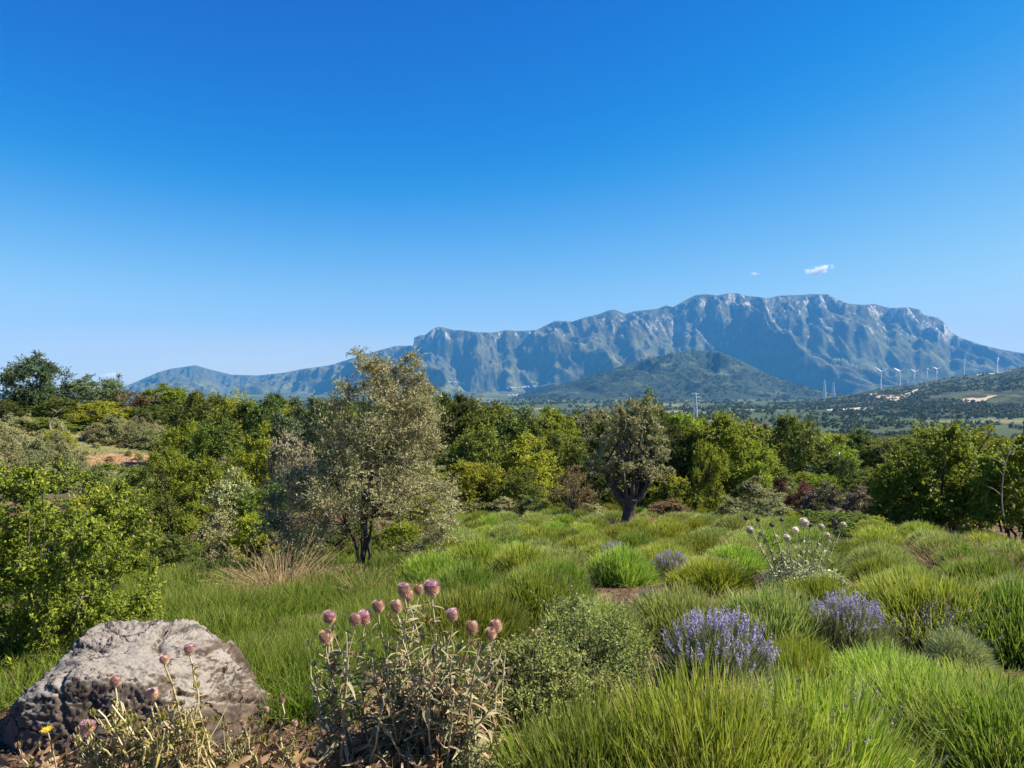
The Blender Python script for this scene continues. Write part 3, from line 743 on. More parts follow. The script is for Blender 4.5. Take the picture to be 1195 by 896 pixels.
def envelope(n, kind, H=1.0):
    """clump centres inside a crown of a given habit, half width 0.5"""
    P = []
    while len(P) < n:
        p = RNG.uniform(-1, 1, 3); r = math.hypot(p[0], p[1]); z = (p[2] + 1) / 2
        if kind == 'round': w = math.sqrt(max(0, 1 - (2 * z - 1) ** 2)) * (0.92 + 0.16 * math.sin(5 * math.atan2(p[1], p[0])))
        elif kind == 'broad': w = min(1, (z / 0.18) ** .6) * math.sqrt(max(0, 1 - z ** 2.6))
        elif kind == 'cone': w = (1 - z) ** 0.75 * min(1, (z / .1) ** .5) + .04
        elif kind == 'column': w = 0.95 * min(1, (z / .08) ** .5) * min(1, ((1 - z) / .25) ** .6)
        elif kind == 'dome': w = math.sqrt(max(0, 1 - z * z))
        if r <= w and (r > 0.55 * w or z > 0.7 or RNG.rand() < 0.25): P.append((p[0] * 0.5, p[1] * 0.5, z))
    return np.array(P)

def tree_variant(habit, z0, K, rr, twigs, per, L, W, rt, fork, limbs, up=0.35, stems=1, **kw):
    cen = envelope(K, habit); cen[:, 2] = z0 + cen[:, 2] * (1 - z0 - rr * 0.6); cen[:, :2] *= 1 - rr * 0.9
    cen[:, 2] += 0.03 * RNG.randn(K)
    rad = rr * RNG.uniform(.6, 1.35, K)
    t = MB(); c = MB(); wood(t, 1.0, rt, fork, cen, limbs, RNG.uniform(-.04, .04), stems)
    sprays(c, cen, rad, twigs, per, L, W, up, mtw=t, **kw)
    return t.mesh('trunk' if stems == 1 else 'stems', M['bark'], True), c.mesh('crown' if stems == 1 else 'foliage', M['oak'])
TV = {
    'round': [tree_variant('round', 0.10, 58, 0.130, 26, 13, 0.026, 0.017, 0.026, 0.28, 22, reach=1.05, outw=.9) for _ in range(4)],
    'broad': [tree_variant('broad', 0.08, 66, 0.125, 25, 13, 0.026, 0.017, 0.028, 0.24, 22, reach=1.05, outw=.9) for _ in range(4)],
    'cone': [tree_variant('cone', 0.08, 56, 0.115, 24, 13, 0.024, 0.015, 0.024, 0.35, 22, reach=1.05, outw=.9) for _ in range(3)],
    'loose': [tree_variant('round', 0.14, 34, 0.13, 17, 12, 0.026, 0.011, 0.026, 0.26, 26, up=0.5) for _ in range(3)],
    'shrub': [tree_variant('dome', 0.05, 50, 0.150, 24, 12, 0.030, 0.019, 0.020, 0.15, 16, stems=3, up=.5, reach=1.05, outw=.9) for _ in range(4)],
    'thicket': [tree_variant('broad', 0.03, 64, 0.125, 24, 13, 0.025, 0.016, 0.018, 0.20, 20, stems=3, up=.45, reach=1.05, outw=.9) for _ in range(4)],
    'full': [tree_variant('column', 0.0, 110, 0.115, 26, 13, 0.024, 0.017, 0.020, 0.5, 24, reach=1.1, outw=.9) for _ in range(2)],
    'column': [tree_variant('column', 0.03, 66, 0.125, 22, 12, 0.026, 0.018, 0.020, 0.5, 20, reach=1.15, outw=.9) for _ in range(3)],
}
SHRUBBY = ('shrub', 'thicket')
def plant(px, top, wpx, d, habit, colour, label, name=None, cat=None, group=None, sink=0.05, dz=0.0):
    x = X(px, d); zg = g1(x, d) + dz; h = max(0.4, Z(top, d) - zg + sink); w = wpx / F * d * 1.06
    shr = habit in SHRUBBY; t, c = TV[habit][RNG.randint(len(TV[habit]))]
    sc = (w * RNG.uniform(.95, 1.05), w * RNG.uniform(.85, 1.1), h)
    return thing(name or ('shrub' if shr else 'tree'), label, cat or ('shrub' if shr else 'tree'), (x, d, zg - sink),
                 [('stems' if shr else 'trunk', t), ('foliage' if shr else 'crown', c)], group, RNG.uniform(0, 6.28), sc,
                 {('foliage' if shr else 'crown'): M[colour]})

# trees on the rise behind the small olive trees
for a in [(42, 408, 84, 60, 'full', 'pine', 'tallest dark blue-green tree on the rise, its top well above the neighbours'),
          (12, 466, 52, 57, 'round', 'dark', 'low dark round tree at the foot of the tallest tree on the rise'),
          (68, 462, 66, 56, 'round', 'oak', 'dark green tree in front of the tallest tree on the rise'),
          (106, 436, 74, 62, 'full', 'pine', 'round blue-green tree beside the tallest tree on the rise'),
          (136, 436, 34, 72, 'loose', 'pine', 'thin open topped tree against the sky between two rounder trees'),
          (152, 452, 62, 64, 'column', 'brown', 'brownish tree on the rise, in front of the thin open topped one'),
          (192, 446, 74, 66, 'full', 'green', 'rounded green tree on the rise where the blue mountain end begins'),
          (120, 466, 70, 55, 'thicket', 'green', 'bright green bush under the round blue-green tree on the rise'),
          (172, 468, 60, 57, 'thicket', 'dark', 'dark bush under the brownish tree, above the pale olive row'),
          (52, 484, 76, 52, 'thicket', 'oak', 'dark green thicket with a pale bare stem below the tallest tree'),
          (66, 498, 44, 45, 'thicket', 'green', 'green thicket at the edge of the bare orange soil')]: plant(*a)
# pale bare stem in that thicket
def bare_snag(px, top, base, d, lab, bend=0.1, r=0.03, twigs=6, mat='palebark'):
    x, z0, z1 = X(px, d), Z(base, d), Z(top, d); h = z1 - z0; mb = MB()
    P = bez((0, 0, 0), (bend * h * -.6, 0, h * .5), (bend * h, 0, h), 8); tube(mb, P, np.linspace(r, r * .35, 8), 6, rough=.06)
    br = []
    for k in range(twigs):
        i = RNG.randint(2, 7); p = P[i]; e = p + np.array([RNG.choice([-1, 1]) * RNG.uniform(.12, .3), RNG.uniform(-.12, .12), RNG.uniform(.08, .3)]) * h
        b = MB(); tube(b, bez(p, (p + e) / 2 + np.array([0, 0, .05 * h]), e, 5), np.linspace(r * .5, r * .15, 5), 4, cap=False); br.append(b)
    for b in br: 
        for i in range(len(b.V)): mb.V.append(b.V[i]); mb.Q.append(b.Q[i] + mb.n); mb.A.append(b.A[i]); mb.T.append(b.T[i]); mb.M.append(b.M[i]); mb.n += len(b.V[i])
    o = link('dead_branch', mb.mesh('dead_branch', M[mat], True)); o.location = (x, d, z0); tag(o, lab, 'branch')
bare_snag(60, 478, 502, 44, 'leaning pale bare stem in front of the dark thicket on the rise', 0.5, .05, 3)

# small olive trees on the slope
ORCH = []
for row in range(7):
    d = 34 + row * 3.3
    for px in np.arange(-30, 205, 27):
        p = px + RNG.uniform(-6, 6) + (row % 2) * 13
        if 84 < p < 176 and 38 < d < 52.5: continue
        if p > 110 and d < 53: continue
        if p < 100 and d > 52: continue
        ORCH.append((p, d))
for d in (50.5, 53.5, 57):
    for p in np.arange(108, 205, 15): ORCH.append((p + RNG.uniform(-4, 4), d + RNG.uniform(-.6, .6)))
for p, d in ORCH:
    x = X(p, d); h = RNG.uniform(1.25, 1.8); w = RNG.uniform(1.3, 1.9)
    t, c = TV['shrub'][RNG.randint(4)]
    thing('olive_tree', 'small rounded grey-green olive tree in the planted rows behind the broad leaved bush' if p < 110 else 'small grey-green olive tree in the short row above the bare orange soil', 'olive tree', (x, d, g1(x, d) - .06),
          [('trunk', t), ('crown', c)], 'small olive trees on the slope', RNG.uniform(0, 6.28), (w, w, h), {'crown': M['olive']})

for p_, d_, w_, h_ in ((100, 46, .5, .3), (128, 44.5, .6, .35), (150, 47, .5, .35), (112, 48.5, .7, .4), (140, 49.5, .6, .4), (162, 46, .7, .5)):
    t, c = TV['shrub'][RNG.randint(4)]; x_ = X(p_, d_)
    thing('weed', 'small dry weed on the bare orange soil of the slope', 'weed', (x_, d_, g1(x_, d_) - .04), [('stems', t), ('foliage', c)], 'weeds on the bare orange soil', RNG.uniform(0, 6.28), (w_, w_, h_), {'foliage': M['brown'] if w_ < .65 else M['olive']})

# the wood in the gully and behind the field
for a in [(238, 456, 92, 44, 'round', 'oak', 'dark green tree in the gully wood, under the blue mountain end'),
          (275, 458, 70, 46, 'loose', 'green', 'open green tree in the gully wood, next to the dark one under the mountain end'),
          (312, 456, 78, 44, 'round', 'dark', 'dark tree with a flat top at the back of the gully wood'),
          (356, 462, 92, 40, 'round', 'pine', 'blue-green round tree just behind the feathery olive tree'),
          (385, 470, 70, 36, 'broad', 'oak', 'dark tree showing through the feathery olive tree'),
          (214, 480, 70, 38, 'thicket', 'green', 'green thicket next to the short olive row by the orange soil'),
          (255, 486, 84, 34, 'thicket', 'oak', 'dark green thicket in the middle of the gully wood'),
          (300, 482, 82, 32, 'cone', 'green', 'pointed mid-green tree in the middle of the gully wood'),
          (340, 500, 76, 28, 'round', 'greyolive', 'grey leaved tree with crooked branches beside the feathery olive tree'),
          (140, 534, 84, 30, 'thicket', 'oak', 'dark green thicket below the bare orange soil'),
          (194, 514, 66, 27, 'column', 'lime', 'upright yellow-green tree below the bare orange soil'),
          (228, 530, 80, 25, 'thicket', 'green', 'bright green thicket in front of the gully wood'),
          (272, 548, 74, 23, 'shrub', 'olive', 'pale grey-green bush shining in the dark gully wood'),
          (310, 556, 78, 22, 'thicket', 'oak', 'dark bush in the gully beside the straw coloured tuft'),
          (118, 566, 84, 18, 'thicket', 'green', 'green bush in the gully behind the broad leaved bush'),
          (178, 572, 80, 17, 'thicket', 'oak', 'dark green bush at the foot of the upright yellow-green tree'),
          (222, 588, 62, 17.5, 'shrub', 'lime', 'small yellow-green bush low in the gully'),
          (255, 600, 66, 16, 'shrub', 'olive', 'dull grey-green bush low in the gully, near the meadow edge'),
          (292, 596, 70, 16.5, 'thicket', 'green', 'mid-green bush low in the gully behind the straw coloured tuft'),
          (335, 590, 72, 17, 'shrub', 'greyolive', 'grey twiggy bush beside the trunk of the feathery olive tree'),
          (205, 622, 60, 14.5, 'shrub', 'dark', 'dark low bush at the shaded edge of the meadow'),
          (365, 606, 64, 15, 'thicket', 'dark', 'dark low bush in shade behind the feathery olive trunk'),
          (418, 600, 74, 16, 'thicket', 'oak', 'dark green bush straight behind the feathery olive trunk'),
          (452, 572, 66, 22, 'thicket', 'oak', 'dark bush seen through the gap beside the feathery olive trunk'),
          (492, 570, 60, 24, 'thicket', 'green', 'mid-green bush at the field edge behind the feathery olive skirt'),
          (468, 604, 66, 17, 'thicket', 'green', 'green bush behind the right hand skirt of the feathery olive tree'),
          (505, 618, 44, 15, 'shrub', 'olive', 'small grey-green bush at the field edge past the feathery olive tree'),
          (345, 634, 52, 12.5, 'shrub', 'dark', 'small dark bush between the straw fountain and the feathery olive trunk'),
          (60, 585, 110, 9, 'thicket', 'oak', 'dark bush just behind the broad leaved bush, mostly hidden by it'),
          (135, 610, 70, 10, 'thicket', 'green', 'green bush at the side of the broad leaved bush')]: plant(*a)
for a in [(500, 452, 80, 46, 'round', 'oak', 'dark tree behind the top of the feathery olive tree, below the village'),
          (532, 458, 84, 42, 'round', 'dark', 'dark round tree just past the feathery olive tree in the wood'),
          (572, 462, 110, 40, 'broad', 'oak', 'broad dark green tree in the wood, below the middle village'),
          (612, 476, 92, 37, 'broad', 'dark', 'dark wide tree in the wood, next to the broad one below the middle village'),
          (648, 474, 74, 48, 'round', 'green', 'mid-green tree top in the wood, below the dome shaped foothill'),
          (690, 474, 74, 50, 'round', 'olive', 'greyish tree top in the wood behind the gnarled olive tree'),
          (720, 480, 70, 46, 'round', 'oak', 'dark tree hidden behind the crown of the gnarled olive tree'),
          (560, 492, 88, 34, 'round', 'oak', 'dark tree in front row of the wood, nearest the feathery olive tree'),
          (618, 505, 84, 33, 'broad', 'green', 'sunlit green tree in the front row of the wood'),
          (655, 500, 72, 36, 'round', 'oak', 'dark green tree between sunlit tree and gnarled olive tree'),
          (555, 530, 84, 31, 'thicket', 'green', 'yellowish green bush at the foot of the wood, with dark gaps under it'),
          (600, 540, 76, 30.5, 'thicket', 'oak', 'dark green bush at the foot of the wood below the sunlit tree'),
          (512, 540, 70, 31, 'thicket', 'green', 'green bush showing past the skirt of the feathery olive tree'),
          (668, 542, 66, 28.5, 'loose', 'brown', 'small open brownish tree beside the gnarled olive tree'),
          (698, 530, 66, 33, 'thicket', 'dark', 'very dark thicket behind the gnarled olive tree'),
          (757, 452, 66, 36, 'full', 'dark', 'tall dark tree rising directly behind the gnarled olive tree'),
          (785, 490, 70, 34, 'round', 'dark', 'dark tree in the shade between the gnarled olive tree and the bright trees'),
          (806, 482, 84, 35, 'round', 'green', 'bright green tree in the wood, nearest the gnarled olive tree'),
          (848, 477, 106, 34, 'round', 'lime', 'large bright yellow-green tree in the wood'),
          (828, 506, 44, 29.5, 'column', 'lime', 'leafy column of ivy climbing a dead trunk before the bright trees'),
          (780, 548, 70, 31, 'thicket', 'green', 'green bush with bare twigs behind the gnarled olive trunk'),
          (800, 560, 44, 29, 'shrub', 'lime', 'small yellow-green bush between the gnarled olive and the ivy column'),
          (872, 512, 66, 33, 'round', 'green', 'green tree beside the large bright yellow-green tree'),
          (882, 556, 62, 29.5, 'shrub', 'olive', 'pale grey-green bush beside the ivy column'),
          (905, 540, 56, 34, 'thicket', 'oak', 'dark green bush behind the russet bushes'),
          (932, 484, 92, 42, 'round', 'oak', 'round dark green tree standing apart from the bright trees'),
          (905, 500, 64, 47, 'round', 'green', 'mid-green tree between the bright trees and the round dark one'),
          (880, 488, 44, 60, 'round', 'brown', 'small brown tree top beside the valley fields'),
          (968, 505, 62, 46, 'broad', 'green', 'mid-green tree beside the pale blue roof'),
          (1002, 500, 82, 52, 'broad', 'dark', 'dark tree below the wind turbines, next to the yellow-green shrub'),
          (1040, 508, 76, 50, 'round', 'oak', 'dark green tree behind the yellow-green shrub'),
          (985, 530, 66, 38, 'thicket', 'dark', 'dark thicket in front of the pale blue roof'),
          (950, 545, 60, 36, 'thicket', 'green', 'green thicket under the round dark green tree'),
          (1022, 540, 60, 34, 'thicket', 'oak', 'dark thicket at the foot of the yellow-green shrub'),
          (1150, 496, 80, 48, 'broad', 'green', 'green tree seen between the yellow-green shrub and the shrub with bare stems'),
          (1098, 500, 88, 54, 'broad', 'oak', 'dark tree top showing over the yellow-green shrub')]: plant(*a)
# ragged trees further back, of which only the tops show
nb = 0
for d in (56, 64, 74, 88):
    for px in np.arange(-60, 1290, 46 - (d - 56) * .3):
        p = px + RNG.uniform(-15, 15); top = np.interp(p, [0, 200, 330, 500, 600, 700, 800, 880, 960, 1300], [470, 462, 464, 464, 474, 480, 486, 494, 502, 502]) + RNG.uniform(-3, 12) + (4 if p > 860 else 0)
        if p < 215: continue
        hb = ['round', 'broad', 'round', 'cone'][RNG.randint(4)]
        plant(p, top, RNG.uniform(46, 76), d, hb, ['oak', 'dark', 'green', 'oak', 'green', 'oak'][RNG.randint(6)], 'tree at the back of the wood, its top showing over nearer crowns', group='trees at the back of the wood')

# low shrubs along the foot of the wood
for k, (px, top, w, d, hb, col_, lab) in enumerate([
        (520, 578, 54, 29, 'shrub', 'olive', 'pale grey-green low shrub beyond the field, nearest the feathery olive tree'),
        (556, 582, 50, 29.5, 'shrub', 'thyme', 'dull olive low shrub in the pale row along the foot of the wood'),
        (590, 580, 48, 29, 'shrub', 'olive', 'pale grey-green low shrub in the middle of the row along the wood'),
        (622, 576, 52, 29, 'shrub', 'thyme', 'yellowish low shrub along the wood, before the small brownish tree'),
        (648, 584, 40, 28, 'shrub', 'lime', 'small bright low shrub at the foot of the small brownish tree'),
        (694, 586, 44, 28.5, 'shrub', 'olive', 'pale low shrub tucked beside the gnarled olive trunk'),
        (780, 582, 66, 28, 'shrub', 'brown', 'dry tan low shrub behind the gnarled olive trunk'),
        (858, 578, 50, 27.5, 'shrub', 'olive', 'grey-green low shrub under the ivy column'),
        (900, 572, 60, 27, 'shrub', 'olive', 'pale feathery shrub in front of the russet bushes'),
        (908, 554, 36, 30, 'shrub', 'russet', 'russet brown bush beside the dark green one'),
        (940, 560, 40, 29, 'shrub', 'russet', 'second russet bush, the wider of the two'),
        (962, 562, 60, 24, 'shrub', 'greyolive', 'pinkish grey dry bush behind the dark green bush'),
        (1000, 566, 56, 23.5, 'shrub', 'greyolive', 'grey dry bush with pale twigs next to the tan bush'),
        (1026, 572, 50, 22, 'shrub', 'brown', 'tan dry bush at the foot of the yellow-green shrub'),
        (975, 590, 104, 19, 'thicket', 'oak', 'low wide dark green bush standing behind the silver plant with round heads'),
        (1020, 602, 60, 17.5, 'shrub', 'green', 'green leafy bush next to the low wide dark green one')]): plant(px, top, w, d, hb, col_, lab)

# the yellow-green shrubs near the field's edge
def leafy_shrub(px, top, wpx, d, K, twigs, per, L, W, lab, colour, name='shrub', bare=6, habit='broad', rr=0.14, cat='shrub', sides=6):
    x = X(px, d); zg = g1(x, d); h = Z(top, d) - zg + .06; w = wpx / F * d
    cen = envelope(K, habit) * np.array([w, w * .9, h * (1 - rr * .5)]); cen[:, 2] += 0.06 * h
    rad = RNG.uniform(.6, 1.3, K) * rr * (w + h) / 2
    t, c = MB(), MB(); wood(t, h, 0.025 * h + .01, 0.14, cen, 26, stems=4)
    sprays(c, cen, rad, twigs, per, L, W, 0.55, 1.35, mtw=t)
    for k in range(bare):
        a = RNG.uniform(0, 6.28); e = np.array([math.cos(a) * w * RNG.uniform(.3, .6), math.sin(a) * w * .5, h * RNG.uniform(.6, 1.12)])
        tube(t, bez((e[0] * .3, e[1] * .3, h * .1), (e[0] * .6, e[1] * .6, h * .7), e, 7), np.linspace(.012, .004, 7) * max(1, d / 8), 4, cap=False)
    return thing(name, lab, cat, (x, d, zg - .06), [('stems', t.mesh('stems', M['bark'], True)), ('foliage', c.mesh('foliage', M[colour]))])
leafy_shrub(1095, 496, 122, 20, 66, 24, 12, .105, .06, 'large yellow-green shrub with crooked stems below the wind turbines', 'lime', bare=10)
leafy_shrub(1056, 530, 66, 21, 36, 22, 12, .10, .055, 'smaller green shrub leaning against the large yellow-green one', 'green', bare=6)
leafy_shrub(1135, 520, 70, 21.5, 36, 22, 12, .10, .055, 'mid-green shrub between the large yellow-green shrub and the one with bare stems', 'green', bare=6)
leafy_shrub(1186, 500, 92, 18, 50, 22, 12, .10, .055, 'yellowish shrub with pale bare stems showing at its side', 'lime', bare=6)
bare_snag(1170, 520, 602, 16.5, 'pale bare forked stem standing out against the dark shrubs', 0.12, .016, 6)

# dry stone heap and pale blue roof glimpsed in the wood
def stones(px, py, d, n, lab):
    for k in range(n):
        bm = bmesh.new(); bmesh.ops.create_icosphere(bm, subdivisions=3, radius=1); sv = np.array([v.co for v in bm.verts]); sf = np.array([[a.index for a in f.verts] for f in bm.faces]); bm.free()
        sv = sv * (1 + .35 * fbm(sv[:, 0] + k * 7, sv[:, 1], sv[:, 2], oct=3, seed=200 + k)[:, None]) * np.array([.28, .22, .16])
        mb = MB(); mb.add(sv, sf); x = X(px + (k - n / 2) * 9, d); o = link('stone', mb.mesh('stone', M['rockm'], True)); o.location = (x, d + RNG.uniform(-.3, .3), g1(x, d) + .12)
        tag(o, lab, 'stone', 'stones of the low heap under the ivy column')
d_, x_ = 55, X(957, 55)
thing('garden_shed', 'small shed with a pale blue sheet roof glimpsed between the trees', 'shed', (x_, d_, Z(531, d_) - 1.4), house_mesh(1.6, 1.6, 1.4, .5, M['plaster'], M['blueroof']), rz=.4)

# ------------------------------------------------------------------ the two olive trees of the field
def feathery_olive():
    d = 11.0; base = (425, 668); x0 = X(base[0], d); zg = g1(x0, d)
    ys = [404, 412, 425, 450, 480, 520, 560, 600, 628, 645]
    lo = [408, 400, 392, 384, 368, 346, 318, 302, 312, 345]; hi = [422, 434, 466, 504, 516, 528, 542, 546, 540, 510]
    cen, rad = [], []
    while len(cen) < 290:
        py = RNG.uniform(406, 632); a, b = np.interp(py, ys, lo), np.interp(py, ys, hi); mid, hw = (a + b) / 2, (b - a) / 2
        if RNG.rand() > (hw / 110) ** 1.1 + .12: continue
        r = RNG.rand() ** .42; an = RNG.uniform(0, 6.28); dx, dy = r * math.cos(an) * hw, r * math.sin(an) * hw * .9
        if 440 < mid + dx < 462 and py < 418: continue
        if py > 616 and 398 < mid + dx < 456: continue
        if fbm(np.array([(mid + dx) / 34.0]), np.array([py / 30.0]), oct=2, seed=77)[0] < -.45: continue
        s = RNG.uniform(8, 15) * (0.6 if py < 430 else 1)
        hw2 = max(0, hw - s * .6) / hw
        cen.append((X(mid + dx * hw2, d) - x0, dy / F * d * hw2, Z(py + s * .5, d) - zg)); rad.append(s / F * d * 1.25)
    for py, p in ((416, 478), (424, 470), (424, 488), (434, 480), (436, 494), (412, 482)):
        cen.append((X(p, d) - x0, RNG.uniform(-.2, .2), Z(py + 6, d) - zg)); rad.append(.12)
    cen, rad = np.array(cen), np.array(rad)
    t, c = MB(), MB()
    sprays(c, cen, rad, 22, 11, 0.056, 0.0135, 0.42, 1.7, mtw=t, spread=.8, bend=.1)
    # several stems from one stool, leaning apart
    tips = []
    for (bx, tx, ty, th, r) in ((0, .03, .0, 1.05, .050), (-.03, -.30, .1, .80, .028), (.03, .16, -.12, .95, .030), (-.02, -.08, .25, 1.0, .026)):
        P = bez((bx, 0, -.08), (bx + tx * .15, ty * .2, th * .55), (tx, ty, th), 9); P[1:-1] += RNG.randn(7, 3) * .014
        R = np.linspace(r, r * .6, 9); R[0] *= 1.5; tube(t, P, R, 8, rough=.09); tips.append((P[-1], R[-1]))
    o = np.argsort(cen[:, 2]); sel = RNG.choice(len(cen), 75, replace=False)
    for i in sel:
        e = cen[i]; f, r0 = tips[int(np.argmin([np.hypot(e[0] - q_[0][0], e[1] - q_[0][1]) + RNG.rand() * .3 for q_ in tips]))]
        m = (f + e) / 2; m[:2] = f[:2] + (e[:2] - f[:2]) * (.35 if e[2] > f[2] + .5 else .7); m[2] += -.05 + (.25 if e[2] < f[2] + .3 else 0)
        P = bez(f - np.array([0, 0, .04]), m, e, 8); P[1:] += RNG.randn(7, 3) * .02
        tube(t, P, np.linspace(r0 * RNG.uniform(.3, .6), .004, 8), 5, cap=False)
    thing('olive_tree', 'tall feathery grey-green olive tree with thin dark stems, standing alone by the straw tuft', 'olive tree', (x0, d, zg), [('trunk', t.mesh('trunk', M['bark'], True)), ('crown', c.mesh('crown', M['olive_big']))])
feathery_olive()
def gnarled_olive():
    d = 25.0; x0 = X(735, d); zg = g1(x0, d); S = 1 / F * d
    cl = [(745, 470, 14), (728, 488, 14), (762, 488, 12), (712, 500, 12), (740, 500, 18), (760, 510, 16), (700, 520, 14), (722, 522, 18), (750, 530, 20), (772, 530, 12), (706, 545, 15), (730, 548, 18), (758, 552, 16), (694, 552, 9),
          (688, 540, 8), (780, 548, 8), (734, 478, 10), (752, 456 + 22, 12), (728, 536, 14)]
    cen, rad = [], []
    for p, py, s in cl:
        for k in range(5):
            cen.append(((p - 735 + RNG.randn() * s * .5) * S, RNG.uniform(-1, 1) * 34 * S * .9, Z(py + RNG.randn() * s * .45, d) - zg)); rad.append(s * S * RNG.uniform(.28, .6))
    cen, rad = np.array(cen), np.array(rad); t, c = MB(), MB()
    sprays(c, cen, rad, 15, 11, .10, .028, .45, 1.5, mtw=t)
    P = np.array([(-.02, 0, -.1), (-.04, 0, .25), (.0, .02, .55), (.03, 0, .85)]); tube(t, P, [.34, .22, .20, .24], 12, rough=.1)
    for tx, ty, tz, r in ((-.85, .1, 2.0, .12), (-.35, -.3, 2.3, .1), (.75, .0, 1.9, .13), (.35, .3, 2.5, .11), (.1, -.2, 2.7, .1), (-.5, .5, 1.7, .09)):
        Q = bez((tx * .12, ty * .12, .75), (tx * .9, ty * .8, 1.05), (tx, ty, tz), 8); Q[1:] += RNG.randn(7, 3) * .03; tube(t, Q, np.linspace(r, r * .35, 8), 7, rough=.08)
        for i in RNG.choice(len(cen), 7, replace=False):
            e = cen[i]; f = Q[RNG.randint(4, 8)]; tube(t, bez(f, (f + e) / 2 + RNG.randn(3) * .1, e, 6), np.linspace(r * .35, .012, 6), 4, cap=False)
    thing('olive_tree', 'old gnarled olive tree with a thick dark trunk in the middle of the lavender field', 'olive tree', (x0, d, zg), [('trunk', t.mesh('trunk', M['bark'], True)), ('crown', c.mesh('crown', M['greyolive2']))])
M['greyolive2'] = mat_leaf('gnarled_olive_leaves', (0.155, 0.155, 0.060), (0.470, 0.440, 0.220), transl=0.22, hv=0.01, vv=.05)
gnarled_olive()

# broad leaved bush beside the boulder
def broad_bush():
    M['shrubbark'] = mat_bark('shrub_bark', (0.07, 0.055, 0.042), (0.22, 0.18, 0.14)); d = 5.6; x0 = X(62, d); zg = g1(x0, d); t, c = MB(), MB(); cen, rad = [], []
    ys = [540, 560, 580, 610, 650, 700, 750, 790]; hi = [75, 95, 150, 172, 180, 170, 150, 120]
    while len(cen) < 330:
        py = 548 + 255 * RNG.rand() ** .75; b = np.interp(py, ys, hi); p = RNG.uniform(-70, b)
        y = RNG.uniform(-.62, .62) * math.sqrt(max(.1, 1 - ((800 - py) / 330) ** 2))
        s = RNG.uniform(10, 18); cen.append((X(p - s * .6, d) - x0, y, Z(py + s * .5, d) - zg)); rad.append(s / F * d * 1.1)
    cen, rad = np.array(cen), np.array(rad)
    for i in RNG.choice(len(cen), 36, replace=False):
        e = cen[i]; b = np.array([e[0] * .4 + RNG.uniform(-.15, .15), e[1] * .4, -.05]); P = bez(b, (b + e) / 2 + np.array([0, 0, .12]), e * np.array([1, 1, 1.03]), 8)
        tube(t, P, np.linspace(.010, .003, 8), 5, cap=False)
    K, tw, per = len(cen), 19, 14; T = K * tw
    cc = np.repeat(cen, tw, 0); dr = rdir(T, .45); ln = np.repeat(rad, tw)[:, None] * RNG.uniform(.7, 1.6, (T, 1))
    blades(t, cc, dr, ln[:, 0], .006, .1, 2, shape=1.0)
    u = np.tile(np.linspace(.2, 1, per), T)[:, None]; D = np.repeat(dr, per, 0); pos = np.repeat(cc, per, 0) + D * np.repeat(ln, per, 0) * u
    n = T * per
    big_leaves(c, pos, norm(D * .5 + RNG.randn(n, 3) * .6), norm(RNG.randn(n, 3) * .6 + np.array([0, 0, .9])), RNG.uniform(.012, .036, n), RNG.uniform(.008, .021, n), RNG.uniform(0, .7, n), .25, nseg=3,
               a=np.clip(np.repeat(RNG.rand(T), per) * .5 + RNG.rand(n) * .5, 0, 1))
    for k in range(11):   # dry canes that stick out
        e = np.array([X(RNG.uniform(-10, 185), d) - x0, RNG.uniform(-.7, .3), Z(RNG.uniform(555, 660), d) - zg]); b = e * np.array([.55, .8, .45])
        tube(t, bez(b, (b + e) / 2 + RNG.randn(3) * .06, e, 8), np.linspace(.005, .002, 8), 4, a=1, cap=False)
    thing('broad_leaved_bush', 'tall bushy shrub with broad yellow-green leaves standing behind the grey boulder', 'bush', (x0, d, zg), [('stems', t.mesh('stems', M['shrubbark'], True)), ('foliage', c.mesh('foliage', M['bramble']))])
broad_bush()

